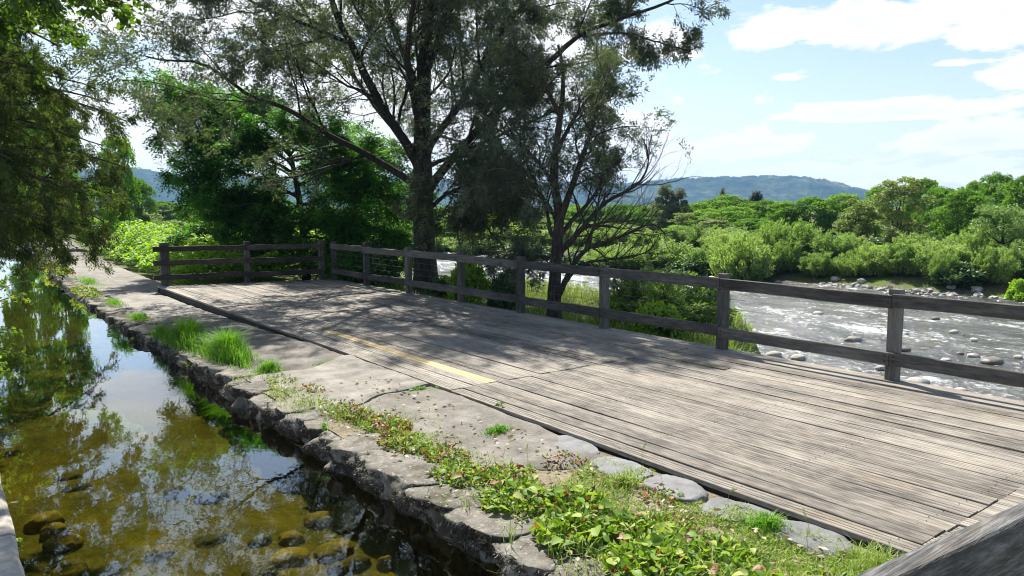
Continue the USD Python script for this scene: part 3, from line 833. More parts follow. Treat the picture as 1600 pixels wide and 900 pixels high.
# ------------------------------------------------------------------ trees near the boardwalk
def limbs_from(defs, K=22):
    P, R = [], []
    for pts, r0, r1 in defs:
        p = spline(pts, K); P.append(p)
        R.append(r0 + (r1 - r0) * np.linspace(0, 1, K) ** .8)
    return np.stack(P), np.stack(R)


def wob(P, R, rng, a):
    """crooked limbs: low noise growing along each polyline"""
    n = rng.normal(size=P.shape) * a; n = np.cumsum(n, 1) * .35
    n -= n[:, :1]; return P + n, R


def big_willow():
    rng = np.random.default_rng(11); D = 20.7
    def w(l): return [W(a, b, D + c) for a, b, c in l]
    base = W(668, 452, D)
    t = thing('willow_tree', 'large dark multi-limbed willow leaning over the middle of the boardwalk railing', 'tree', (base[0], base[1], -.5))
    tr = [(668, 490, 0), (664, 400, 0), (661, 300, 0), (660, 210, 0), (662, 120, .2), (668, 30, .3), (674, -80, .3), (670, -220, 0)]
    P, R = limbs_from([(w(tr), .37, .09)], 34)
    R[:, :5] *= np.array([1.35, 1.2, 1.1, 1.04, 1.0])
    add('trunk', tubes(P, R * (1 + .03 * rng.normal(size=R.shape)), 14), M['bark'], t, smooth=True)
    defs = [([(657, 265, 0), (628, 215, -.3), (600, 170, -.6), (577, 125, -.8), (560, 85, -.9), (535, 40, -1), (518, -10, -1.2), (495, -90, -1.4), (470, -180, -1.5)], .19, .04),
            ([(655, 295, 0), (612, 262, .1), (572, 240, 0), (500, 202, -.6), (450, 172, -1), (400, 155, -1.4), (365, 130, -1.6), (325, 103, -1.8), (290, 97, -2), (232, 90, -2.2)], .14, .02),
            ([(553, 72, -.95), (520, 58, -1.2), (490, 45, -1.4), (440, 25, -1.8), (400, 5, -2), (350, -25, -2.3), (300, -60, -2.5)], .08, .02),
            ([(661, 160, .1), (640, 105, .5), (615, 50, .8), (600, 10, .9), (590, -50, 1), (575, -150, 1)], .14, .04),
            ([(664, 120, .2), (688, 62, .5), (700, 20, .6), (714, -50, .6), (730, -150, .5)], .15, .05),
            ([(668, 300, 0), (700, 256, -.5), (740, 214, -1), (775, 176, -1.2), (815, 136, -1.4), (860, 100, -1.5), (900, 64, -1.5), (950, 42, -1.6), (1010, 22, -1.6), (1072, -2, -1.7)], .17, .03),
            ([(922, 56, -1.5), (960, 50, -1.4), (1000, 57, -1.3), (1040, 62, -1.2), (1078, 70, -1.1)], .045, .014),
            ([(666, 235, 0), (700, 188, .5), (740, 130, .9), (775, 62, 1.1), (805, 20, 1.2), (850, -30, 1.3), (900, -90, 1.5)], .15, .04),
            ([(668, 330, 0), (700, 300, -.6), (735, 285, -1.4), (772, 292, -2), (805, 325, -2.4)], .08, .02),
            ([(665, 270, 0), (690, 200, 1.5), (730, 150, 3), (760, 80, 4), (790, 0, 5)], .13, .03),
            ([(660, 230, 0), (645, 150, -1.5), (640, 60, -3), (650, -40, -4.3), (660, -160, -5)], .13, .03),
            ([(658, 245, 0), (600, 180, 2), (540, 100, 3.5), (480, 20, 4.5), (430, -60, 5)], .13, .03),
            ([(517, -14, -1.2), (460, -66, -1.6), (390, -120, -2), (330, -170, -2)], .07, .02),
            ([(850, -30, 1.3), (930, -105, .8), (1000, -165, .4)], .07, .02),
            ([(668, 350, 0), (715, 332, -.8), (755, 345, -1.5), (790, 385, -2)], .06, .02),
            ([(667, 260, 0), (730, 235, -.6), (790, 210, -1.2), (850, 190, -1.6), (900, 165, -2)], .08, .02),
            ([(672, -80, .3), (640, -170, -.6), (600, -260, -1.2)], .1, .03), ([(674, -60, .3), (730, -150, -1.6), (790, -240, -2.6)], .1, .03)]
    P, R = limbs_from([(w(a), b * .82, c) for a, b, c in defs], 22)
    P, R = wob(P, R, rng, .045)
    main = [i for i in range(len(defs)) if i != 6]
    P0, R0 = grow(P[main], R[main], 2, (.12, .75), 3.6, (25, 50), rng, up=.15, K=22, curl=.07, grav=.01, ratio=.42, rmax=.05)
    nm = len(defs)
    P, R = np.concatenate([P, P0]), np.concatenate([R, R0])
    for i in range(len(P)): add('limb', tubes(P[i:i + 1], R[i:i + 1], 8), M['bark'], t, smooth=True)
    full = [i for i in range(len(P)) if i not in (5, 6)]
    Pa, Ra = grow(P[full], R[full], 8, (.15, .99), 2.5, (28, 62), rng, up=.12, K=8, curl=.14, grav=.015, ratio=.5, rmax=.045)
    P1, R1 = grow(P[[5, 6]], R[[5, 6]], 6, (.15, .97), 1.6, (28, 62), rng, up=.12, K=8, curl=.14, grav=.015, ratio=.5, rmax=.03)
    P1, R1 = np.concatenate([Pa, P1]), np.concatenate([Ra, R1])
    P2, R2 = grow(P1, R1, 8, (.12, 1), 1.15, (25, 65), rng, up=.05, K=6, curl=.16, grav=-.02, ratio=.5, rmax=.016)
    P3, R3 = grow(P2, R2, 5, (.1, 1), .48, (20, 60), rng, K=4, curl=.2, grav=-.08, ratio=.6, rmax=.006)
    add('branches', cat([tubes(P1, R1, 5), tubes(P2[:, [0, 2, 5]], R2[:, [0, 2, 5]], 4), tubes(P3[:, [0, 3]], R3[:, [0, 3]], 3)]), M['bark'], t, kind='stuff')
    lf, tn = leaves_on(P3, 19, .114, .031, rng, droop=.18, along=.55, spread=.9, jit=.045)
    add('foliage', lf, M['willow'], t, kind='stuff', tint=tn)


def second_willow():
    rng = np.random.default_rng(12); D = 15.8
    def w(l): return [W(a, b, D + c) for a, b, c in l]
    base = W(868, 500, D)
    t = thing('willow_tree', 'slimmer forked willow with bare hooked twigs standing just beyond the river railing', 'tree', (base[0], base[1], -.6))
    P, R = limbs_from([(w([(868, 520, 0), (866, 470, 0), (868, 420, 0), (871, 380, 0), (873, 330, 0), (866, 285, 0), (869, 230, 0), (876, 175, 0), (880, 120, .2), (872, 70, .2)]), .17, .03)], 30)
    R[:, :3] *= np.array([1.3, 1.15, 1.05])
    add('trunk', tubes(P, R * (1 + .03 * rng.normal(size=R.shape)), 12), M['bark2'], t, smooth=True)
    defs = [([(873, 352, 0), (884, 318, -.1), (900, 270, -.3), (914, 232, -.4), (930, 180, -.5), (950, 120, -.6)], .09, .02),
            ([(866, 370, 0), (852, 322, .1), (842, 306, .2), (820, 300, .3), (795, 296, .5), (765, 290, .6)], .05, .012),
            ([(876, 392, 0), (912, 352, -.3), (960, 308, -.6), (998, 286, -.8), (1012, 250, -.9), (1005, 222, -.9)], .07, .012),
            ([(875, 372, 0), (908, 332, .3), (934, 300, .5), (946, 245, .6), (944, 190, .6)], .06, .015),
            ([(868, 470, 0), (888, 432, -.4), (918, 392, -.8), (975, 372, -1.2), (1020, 357, -1.5), (1040, 375, -1.6)], .075, .012),
            ([(885, 440, -.4), (940, 405, -.7), (1005, 396, -1), (1032, 366, -1.1)], .045, .008),
            ([(918, 393, -.8), (930, 345, -.9), (939, 300, -.9), (945, 262, -.9)], .04, .01),
            ([(876, 400, 0), (905, 362, .6), (955, 345, 1), (1000, 340, 1.2), (1015, 325, 1.2)], .055, .01),
            ([(868, 300, 0), (840, 250, .3), (800, 215, .6), (760, 195, .8)], .06, .015),
            ([(868, 240, 0), (895, 190, .5), (925, 150, .9), (965, 120, 1.1)], .06, .012),
            ([(875, 180, 0), (845, 120, -.4), (815, 80, -.7), (790, 60, -.9)], .06, .012),
            ([(868, 430, 0), (850, 405, -.2), (835, 400, -.4), (800, 415, -.5)], .03, .008),
            ([(867, 340, 0), (835, 290, -.7), (790, 260, -1.2), (750, 265, -1.5)], .05, .012)]
    P, R = limbs_from([(w(a), b, c) for a, b, c in defs], 20)
    P, R = wob(P, R, rng, .02)
    for i in range(len(defs)): add('limb', tubes(P[i:i + 1], R[i:i + 1], 7), M['bark2'], t, smooth=True)
    P1, R1 = grow(P, R, 12, (.2, .98), 1.25, (25, 60), rng, up=.10, K=9, curl=.16, grav=.03, ratio=.5, rmax=.022)
    P2, R2 = grow(P1, R1, 7, (.15, 1), .62, (22, 60), rng, up=.05, K=6, curl=.2, grav=.0, ratio=.5, rmax=.008)
    P3, R3 = grow(P2, R2, 4, (.1, 1), .30, (20, 60), rng, K=4, curl=.2, ratio=.6, rmax=.004)
    # bare hooked twigs on the right side
    sel = [i for i in (2, 3, 4, 5, 9, 0) for _ in range(1)]
    B1, BR = grow(P[sel], R[sel], 6, (.45, 1), 1.3, (15, 45), rng, up=.35, K=12, curl=.10, grav=.06, ratio=.6, rmax=.014)
    add('branches', cat([tubes(P1, R1, 5), tubes(P2[:, [0, 2, 5]], R2[:, [0, 2, 5]], 3), tubes(P3[:, [0, 3]], R3[:, [0, 3]], 3), tubes(B1, BR, 4)]), M['bark2'], t, kind='stuff')
    tipz = P3[:, -1]
    ax = (tipz - EYE) @ RIGHT / ((tipz - EYE) @ FWD) * F + 800; ay = 450 - (tipz - EYE) @ UP / ((tipz - EYE) @ FWD) * F
    h = tipz[:, 2]; out = (tipz - base) @ RIGHT
    p_ = .62 - .50 * sstep(.9, 2.0, out) - .85 * sstep(3.0, 2.0, h) * sstep(-.6, .5, out)       # the lower right side has died back
    keep = rng.random(len(P3)) < p_
    lf, tn = leaves_on(P3[keep], 30, .080, .020, rng, droop=.1, along=.55, spread=.9, jit=.035)
    add('foliage', lf, M['willow'], t, kind='stuff', tint=tn)


def pinnate(P, per, rng, rl=.22, k=11, L=.052, Wd=.026):
    N, K, _ = P.shape
    t = (.15 + .85 * rng.random((N, per))) * (K - 1)
    i = np.clip(t.astype(int), 0, K - 2); fr = (t - i)[..., None]; kk = np.arange(N)[:, None]
    p = (P[kk, i] * (1 - fr) + P[kk, i + 1] * fr).reshape(-1, 3)
    tan = norm(P[kk, i + 1] - P[kk, i]).reshape(-1, 3)
    n = len(p)
    d = tan * .5 + rng.normal(size=(n, 3)) * .6; d[:, 2] = d[:, 2] * .5 - .12; d = norm(d)
    s = norm(np.cross(d, [0, 0, 1.0]) + .25 * rng.normal(size=(n, 3)))
    rl = rl * (.7 + .6 * rng.random(n))
    q = np.linspace(.2, 1, k)
    sg = np.where(np.arange(k) % 2 == 0, 1.0, -1.0); sg[-1] = 0
    pos = p[:, None] + d[:, None] * (rl[:, None] * q[None])[..., None]
    pos[..., 2] -= (rl[:, None] * q[None]) ** 2 * 1.3
    ld = norm(s[:, None] * sg[None, :, None] + d[:, None] * np.where(sg == 0, 1, .45)[None, :, None] + np.array([0, 0, -.25]) + .12 * rng.normal(size=(n, k, 3)))
    m = n * k
    ld = ld.reshape(m, 3)
    tint = np.clip(np.repeat(rng.random(n), k) * .7 + .3 * rng.random(m), 0, 1)
    # leaflets lie flat: width vector is horizontal
    pos = pos.reshape(m, 3)
    w = norm(np.cross(ld, np.array([0, 0, 1.0]) + .35 * rng.normal(size=(m, 3)))); nr = np.cross(w, ld)
    Lr = (L * (.75 + .5 * rng.random(m)))[:, None]
    mid = pos + ld * Lr * .5
    v = np.stack([pos, mid + w * Wd / 2, pos + ld * Lr, mid - w * Wd / 2], 1).reshape(-1, 3)
    b = np.arange(m)[:, None] * 4
    return (v, np.concatenate([b + [0, 1, 2], b + [0, 2, 3]], 0)), np.repeat(tint, 4)


def locust():
    rng = np.random.default_rng(13); D = 25.6
    def w(l): return [W(a, b, D + c) for a, b, c in l]
    base = W(478, 440, D)
    t = thing('locust_tree', 'deep green locust tree with layered feathery leaves behind the end railing', 'tree', (base[0], base[1], -.5))
    P, R = limbs_from([(w([(480, 452, 0), (476, 390, 0), (470, 330, 0), (460, 270, 0), (445, 215, 0), (430, 180, 0)]), .17, .05)], 20)
    add('trunk', tubes(P, R, 10), M['bark2'], t, smooth=True)
    defs = [([(455, 245, 0), (400, 205, -.4), (340, 178, -.8), (285, 152, -1), (225, 135, -1.2)], .07, .012),
            ([(440, 210, 0), (390, 180, .5), (330, 160, .8), (280, 135, 1)], .06, .012),
            ([(462, 275, 0), (390, 235, -1), (320, 215, -1.5), (250, 205, -1.7)], .07, .012),
            ([(468, 310, 0), (400, 280, -1), (340, 270, -1.6), (285, 285, -2)], .07, .012),
            ([(472, 335, 0), (420, 325, -1.4), (370, 325, -2.2), (330, 350, -2.6)], .06, .012),
            ([(465, 290, 0), (520, 265, -1), (570, 250, -1.6), (615, 245, -2)], .07, .012),
            ([(470, 320, 0), (530, 300, -1.6), (580, 300, -2.4), (625, 315, -2.8)], .07, .012),
            ([(474, 350, 0), (530, 345, -1.6), (580, 355, -2.6), (620, 385, -3.0)], .06, .012),
            ([(476, 370, 0), (510, 375, -1.8), (545, 395, -2.8), (570, 425, -3.2)], .05, .01),
            ([(474, 345, 0), (440, 350, -1.6), (410, 365, -2.6), (390, 390, -3)], .05, .01),
            ([(440, 205, 0), (450, 190, -1), (480, 195, -1.8), (510, 215, -2.2)], .05, .012),
            ([(430, 185, 0), (400, 165, .3), (370, 165, .6)], .05, .012),
            ([(455, 250, 0), (500, 240, 1.5), (550, 230, 2.5), (600, 235, 3)], .06, .012),
            ([(462, 280, 0), (420, 255, 1.6), (360, 240, 2.6), (300, 240, 3)], .06, .012),
            ([(475, 360, 0), (560, 330, .8), (610, 300, 1.2), (632, 275, 1.4)], .05, .01),
            ([(476, 372, 0), (440, 372, -.4), (380, 345, -.8), (320, 305, -1)], .05, .01),
            ([(477, 390, 0), (430, 385, .4), (360, 375, .6), (300, 365, .8)], .05, .01), ([(478, 400, 0), (520, 400, .2), (570, 395, .2), (625, 395, 0)], .05, .01), ([(476, 370, 0), (500, 330, 1.2), (540, 290, 2), (590, 270, 2.4)], .05, .01),
            ([(466, 300, 0), (430, 300, 1), (380, 300, 1.6), (320, 320, 2)], .05, .01), ([(470, 330, 0), (500, 340, -1), (540, 370, -1.4), (560, 400, -1.4)], .05, .01), ([(462, 270, 0), (430, 240, -.6), (380, 225, -1), (300, 180, -1.2)], .05, .01), ([(455, 240, 0), (480, 225, -.8), (520, 235, -1.4), (560, 270, -1.8)], .05, .01), ([(470, 320, 0), (440, 325, -.8), (400, 320, -1.2), (345, 310, -1.4)], .05, .01)]
    P, R = limbs_from([(w(a), b, c) for a, b, c in defs], 18)
    P, R = wob(P, R, rng, .035)
    for i in range(len(defs)): add('limb', tubes(P[i:i + 1], R[i:i + 1], 6), M['bark2'], t, smooth=True)
    P1, R1 = grow(P, R, 12, (.15, 1), 1.45, (30, 65), rng, up=.1, K=7, curl=.14, grav=-.01, ratio=.5, rmax=.02, side=.5)
    P2, R2 = grow(P1, R1, 9, (.15, 1), .65, (30, 65), rng, K=5, curl=.15, grav=-.03, ratio=.5, rmax=.008, side=.5)
    add('branches', cat([tubes(P1, R1, 5), tubes(P2, R2, 3)]), M['bark2'], t, kind='stuff')
    lf, tn = pinnate(P2, 15, rng, .30, 7, .098, .056)
    add('foliage', lf, M['locust'], t, kind='stuff', tint=tn)


def juniper():
    rng = np.random.default_rng(14)
    base = np.array([-1.0, 15.2, .1])
    t = thing('juniper_tree', 'olive green juniper with drooping sprays hanging over the left of the canal', 'tree', base)
    P, R = limbs_from([([base, base + [.05, .1, 2.5], base + [.1, .1, 5], base + [.1, .2, 7.5], base + [.1, .2, 9.5]], .26, .05)], 24)
    add('trunk', tubes(P, R, 10), M['bark2'], t, smooth=True)
    ends = [(200, 188, 13.6), (150, 140, 13), (195, 262, 13.4), (188, 318, 13.8), (150, 372, 13.2), (95, 388, 12.6), (40, 392, 12), (5, 385, 11.5), (110, 150, 12.4), (70, 100, 12), (110, 60, 12.6), (40, 30, 12), (120, 215, 12.2), (60, 180, 11.6),
            (130, 300, 12), (70, 290, 11.2), (20, 250, 11), (20, 330, 10.8), (70, 345, 11.8), (160, 230, 14.4), (120, 330, 14.6), (60, 60, 14), (30, 140, 11), (165, 345, 14.4), (80, 230, 13.4), (10, 100, 12.4), (30, -60, 12.4), (90, -10, 13), (0, 300, 12.8), (0, 200, 13.2), (178, 160, 14.2), (90, 400, 15.5), (135, 385, 16)]
    defs = []
    for a, b, c in ends:
        e = W(a, b, c); h = np.clip(e[2] - .2 + .35 * rng.normal(), .6, 9)
        s = base + [.08, .12, h]; m = (s + e) / 2 + [0, 0, .35 + .15 * rng.random()]
        defs.append(([s, m, e], .055, .01))
    P, R = limbs_from(defs, 18); P, R = wob(P, R, rng, .03)
    add('limbs', tubes(P, R, 6), M['bark2'], t, kind='stuff')
    P1, R1 = grow(P, R, 12, (.28, 1), .95, (25, 65), rng, up=-.05, K=7, curl=.14, grav=-.07, ratio=.5, rmax=.012)
    P2, R2 = grow(P1, R1, 7, (.1, 1), .36, (25, 60), rng, up=-.1, K=5, curl=.16, grav=-.08, ratio=.5, rmax=.005)
    add('branches', cat([tubes(P1, R1, 4), tubes(P2[:, [0, 2, 4]], R2[:, [0, 2, 4]], 3)]), M['bark2'], t, kind='stuff')
    lf, tn = leaves_on(P2, 48, .064, .018, rng, droop=.25, along=1.0, spread=.85, jit=.028)
    add('foliage', lf, M['juniper'], t, kind='stuff', tint=tn)


def overhang():
    rng = np.random.default_rng(15)
    base = np.array([-2.0, 8.2, .05])
    t = thing('broadleaf_tree', 'broad leaved tree whose bright boughs reach over the canal at top left', 'tree', base)
    P, R = limbs_from([([base, base + [.1, .1, 2], base + [.3, .3, 4.2], base + [.4, .6, 6.5], base + [.4, .9, 8.5]], .2, .05)], 22)
    add('trunk', tubes(P, R, 10), M['bark2'], t, smooth=True)
    ends = [(208, 4, 9.0), (186, -25, 9.2), (95, 20, 11.2), (60, -5, 11), (20, 20, 11), (100, 75, 12.0), (30, 70, 11.6), (260, -70, 9.2), (340, -140, 9.4), (150, -140, 9.2), (210, -230, 9), (50, -110, 10), (410, -200, 9.8), (300, -260, 9.4), (120, -60, 10.4), (90, -250, 9.4), (0, -180, 9), (380, -330, 9.6), (240, -340, 9), (20, -30, 9.6), (100, -160, 8), (0, -40, 8.4)]
    defs = []
    for a, b, c in ends:
        e = W(a, b, c); h = np.clip(e[2] - .9 - .5 * rng.random(), 1.8, 8.0)
        s = base + [.33, .4, h]; m = (s + e) / 2 + [0, 0, .35]
        defs.append(([s, m, e], .05, .012))
    P, R = limbs_from(defs, 16); P, R = wob(P, R, rng, .025)
    for i in range(len(defs)): add('limb', tubes(P[i:i + 1], R[i:i + 1], 6), M['bark2'], t, smooth=True)
    P1, R1 = grow(P, R, 8, (.45, 1), .75, (25, 60), rng, K=6, curl=.14, ratio=.5, rmax=.012, grav=-.03)
    P2, R2 = grow(P1, R1, 5, (.15, 1), .3, (25, 60), rng, K=4, curl=.15, ratio=.5, rmax=.005, grav=-.05)
    add('branches', cat([tubes(P1, R1, 5), tubes(P2, R2, 3)]), M['bark2'], t, kind='stuff')
    lf, tn = leaves_on(P2, 13, .095, .075, rng, droop=.25, along=.4, spread=.9, jit=.05)
    add('foliage', lf, M['broad'], t, kind='stuff', tint=tn)


def side_bush():
    rng = np.random.default_rng(16)
    base = np.array([-.55, 8.6, .0])
    t = thing('overhanging_bush', 'leafy bush on the left bank with sprays reaching over the canal edge', 'bush', base)
    ends = [(46, 438, 9.6), (38, 462, 9.4), (10, 445, 9.2), (32, 520, 8.9), (18, 548, 8.6), (44, 552, 8.8), (8, 520, 8.4), (22, 580, 8.3), (0, 560, 8.0), (-40, 480, 8.6), (-30, 540, 8.2), (-60, 430, 9), (10, 480, 8.8), (-80, 380, 8.8), (2, 640, 7.9)]
    defs = []
    for a, b, c in ends:
        e = W(a, b, c); m = (base + e) / 2 + [0, 0, .25 + .15 * rng.random()]
        defs.append(([base + .08 * rng.normal(size=3) * [1, 1, 0], m, e], .016, .004))
    P, R = limbs_from(defs, 14)
    P1, R1 = grow(P, R, 7, (.35, 1), .30, (25, 60), rng, K=5, curl=.16, ratio=.6, rmax=.005, grav=-.04)
    add('stems', cat([tubes(P, R, 5), tubes(P1, R1, 4)]), M['bark2'], t, kind='stuff')
    lf, tn = leaves_on(P1, 15, .062, .032, rng, droop=.2, along=.5, spread=.8, jit=.02)
    add('foliage', lf, M['ground_leaf'], t, kind='stuff', tint=tn)


big_willow(); second_willow(); locust(); juniper(); overhang(); side_bush()


# ------------------------------------------------------------------ generic far trees and shrubs (unit-ish size, then copied)
def crown_tree(name, label, cat_, group, mat, bark, H, Wd, rng, nl=26, leaf=(.20, .14), per=420, trunk=.12, lo=.28, shape='round', lobe=.30, droop=.15, up=0.0, limbs=7):
    """a tree at the origin: trunk, limbs to each lobe of the crown, leaves thick on the lobes' outer shells"""
    t = thing(name, label, cat_, (0, 0, 0), group)
    c = []
    for i in range(nl):
        for _ in range(40):
            u = rng.random(); a = rng.random() * 6.283
            if shape == 'round': r = math.sqrt(max(0, 1 - (2 * u - 1) ** 2)) * (.55 + .45 * rng.random())
            elif shape == 'cone': r = (1 - u) ** .9 * (.6 + .4 * rng.random())
            elif shape == 'column': r = min(1, (1 - u) * 2.2, .35 + u * 2) * (.5 + .5 * rng.random())
            elif shape == 'mound': r = math.sqrt(max(0, 1 - u ** 2)) * (.35 + .65 * rng.random())
            else: r = (1 - abs(u - .6) * 1.1) * (.5 + .5 * rng.random())
            q = np.array([math.cos(a) * r * Wd / 2 * .8, math.sin(a) * r * Wd / 2 * .8, H * (lo + (1 - lo) * (u * .92))])
            if all(np.linalg.norm((q - o) / [1, 1, .8]) > lobe * Wd * .33 for o in c): break
        c.append(q)
    c = np.array(c); rad = lobe * Wd * .5 * (.65 + .6 * rng.random(nl))
    P, R = limbs_from([([[0, 0, -.3], [.02 * H * rng.normal(), .02 * H * rng.normal(), H * lo], [0, 0, H * .8]], trunk, trunk * .3)], 10)
    add('trunk', tubes(P, R, 7), bark, t, smooth=True)
    idx = np.argsort(-rad)[:limbs] if limbs < nl else np.arange(nl)
    if limbs:
        dl = []
        for i in idx:
            s = np.array([0, 0, np.clip(c[i, 2] * (.45 + .2 * rng.random()), H * .08, H * .7)])
            dl.append(([s, (s + c[i]) / 2 + [0, 0, -.04 * H], c[i]], trunk * .42, trunk * .12))
        Pl, Rl = limbs_from(dl, 7); add('limbs', tubes(Pl, Rl, 5), bark, t, kind='stuff')
    n = nl * per
    k = np.repeat(np.arange(nl), per)
    d = norm(rng.normal(size=(n, 3))); d[:, 2] = np.where(d[:, 2] < -.35, -d[:, 2] * .6, d[:, 2]); d = norm(d)
    rr2 = (.55 + .5 * rng.random(n) ** .6) * (1 + .35 * (meshkit.noise(d * 2.3 + k[:, None] * 3.1, 8) - .5))
    pos = c[k] + d * (rad[k] * rr2)[:, None] * [1, 1, .8]
    ld = norm(d * .5 + rng.normal(size=(n, 3)) * .7 + [0, 0, up - droop])
    tint = np.clip(.25 + .5 * rng.random(nl)[k] + .35 * (rng.random(n) - .5) + .0 * pos[:, 2], 0, 1)
    nr = norm(d + .7 * rng.normal(size=(n, 3)) + [0, 0, .4])
    w = norm(np.cross(nr, ld)); L = (leaf[0] * (.7 + .6 * rng.random(n)))[:, None]; ww = leaf[1] * .5
    mid = pos + ld * L * .5
    v = np.stack([pos, mid + w * ww, pos + ld * L, mid - w * ww], 1).reshape(-1, 3); b = np.arange(n)[:, None] * 4
    add('crown', (v, np.concatenate([b + [0, 1, 2], b + [0, 2, 3]], 0)), mat, t, kind='stuff', tint=np.repeat(tint, 4))
    return t


def feather_shrub(name, label, mat, H, Wd, rng, stems=70, group=None):
    """a many-stemmed willow shrub: upright rods with narrow leaves"""
    t = thing(name, label, 'shrub', (0, 0, 0), group)
    a = rng.random(stems) * 6.283; r = np.sqrt(rng.random(stems))
    b = np.stack([np.cos(a) * r * Wd * .22, np.sin(a) * r * Wd * .22, 0 * a - .1], 1)
    hh = H * (1 - .42 * r ** 2) * (.62 + .55 * rng.random(stems))
    e = np.stack([np.cos(a) * r * Wd * .52, np.sin(a) * r * Wd * .52, hh], 1) + .06 * rng.normal(size=(stems, 3))
    m = b * .45 + e * .55 + np.stack([np.cos(a) * r, np.sin(a) * r, 0 * a], 1) * .05; m[:, 2] = hh * .5
    k = np.linspace(0, 1, 8)[None, :, None]
    P = (1 - k) ** 2 * b[:, None] + 2 * k * (1 - k) * m[:, None] + k ** 2 * e[:, None]
    R = np.broadcast_to(np.linspace(.02, .005, 8), (stems, 8))
    P1, R1 = grow(P, R, 8, (.15, 1), .42 * H / 2, (20, 45), rng, up=.2, K=4, curl=.12, ratio=.6, rmax=.006)
    add('stems', cat([tubes(P, R, 4)]), M['bark2'], t, kind='stuff')
    lf, tn = leaves_on(np.concatenate([P1], 0), 22, .17, .060, rng, droop=-.1, along=.7, spread=.7, jit=.06)
    add('foliage', lf, mat, t, kind='stuff', tint=tn)
    return t


rg = np.random.default_rng(31)
PROTO = {}


def far_object(kind, px, X, top, wpx, label, group=None, base=None):
    """stands at the bearing px on the line x = X of the far plain; top and width as surveyed"""
    (xy, dep) = onx(px, X)
    gz = float(ground_z(np.array([xy[0]]), np.array([min(xy[1], 60.0)]))[0]) - .05
    depth = dep * math.cos(PITCH)
    ztop = EYE[2] + (325 - top) / F * depth
    hgt = ztop - gz; wid = wpx / F * depth * WIDER.get(kind, 1.0)
    if kind == 'fea': hgt = max(hgt * 1.2, 1.5) * (.82 + .40 * rg.random())
    if kind in ('drk', 'knt'): hgt = max(hgt, .9)
    H0, W0, mk = KINDS[kind]
    i = CNT.get(kind, 0); CNT[kind] = i + 1
    var = i % len(mk)
    key = (kind, var)
    sc = (wid / W0, wid / W0 * (.9 + .2 * rg.random()), hgt / H0)
    rz = float(rg.random() * 360)
    loc = (xy[0], xy[1], gz)
    if key not in PROTO:
        PROTO[key] = mk[var](label, group); place(PROTO[key], loc, rz, sc)
    else:
        copy_of(PROTO[key], loc, rz, sc, label, group)


CNT = {}
WIDER = {'rob': 1.35, 'bir': 1.2, 'fea': 1.2, 'drk': 1.2, 'pop': 1.2}
def mk_rob(seed): return lambda l, g: crown_tree('robinia_tree', l, 'tree', g, M['robinia'], M['bark2'], 6, 5, np.random.default_rng(seed), nl=48, leaf=(.17, .12), per=300, lo=.10, lobe=.27)
def mk_pop(seed): return lambda l, g: crown_tree('poplar_tree', l, 'tree', g, M['poplar'], M['bark2'], 7, 3, np.random.default_rng(seed), nl=44, leaf=(.15, .11), per=260, lo=.10, lobe=.34, shape='column')
def mk_bir(seed): return lambda l, g: crown_tree('slender_tree', l, 'tree', g, M['birch'], M['bark2'], 6, 3.8, np.random.default_rng(seed), nl=50, leaf=(.14, .10), per=190, lo=.12, lobe=.25, shape='egg', limbs=20, trunk=.09)
def mk_pal(seed): return lambda l, g: crown_tree('pale_willow_tree', l, 'tree', g, M['pale'], M['bark'], 5, 5, np.random.default_rng(seed), nl=60, leaf=(.15, .07), per=230, lo=.14, lobe=.22, limbs=30, trunk=.15, shape='egg')
def mk_con(seed): return lambda l, g: crown_tree('conifer_tree', l, 'tree', g, M['conifer'], M['bark2'], 8, 3.5, np.random.default_rng(seed), nl=90, leaf=(.22, .08), per=110, lo=.30, lobe=.22, shape='cone', limbs=0)
def mk_fea(seed): return lambda l, g: feather_shrub('willow_shrub', l, M['pale'], 2.2, 2.6, np.random.default_rng(seed), group=g)
def mk_drk(seed): return lambda l, g: crown_tree('leafy_bush', l, 'bush', g, M['darkbush'], M['bark2'], 1.6, 2.6, np.random.default_rng(seed), nl=30, leaf=(.17, .14), per=230, lo=.02, lobe=.36, shape='mound', trunk=.05, limbs=10)
def mk_knt(seed): return lambda l, g: crown_tree('knotweed_clump', l, 'bush', g, M['knotweed'], M['bark2'], 1.6, 3.0, np.random.default_rng(seed), nl=24, leaf=(.19, .15), per=220, lo=.05, lobe=.34, shape='mound', trunk=.04, limbs=10)
KINDS = {'rob': (6, 5, [mk_rob(1), mk_rob(2), mk_rob(3)]), 'pop': (7, 3, [mk_pop(4)]), 'bir': (6, 3.8, [mk_bir(5), mk_bir(6)]), 'pal': (5, 5, [mk_pal(7)]), 'con': (8, 3.5, [mk_con(8)]),
         'fea': (2.2, 2.6, [mk_fea(9), mk_fea(10), mk_fea(11)]), 'drk': (1.6, 2.6, [mk_drk(12), mk_drk(13)]), 'knt': (1.6, 3.0, [mk_knt(14), mk_knt(15)])}

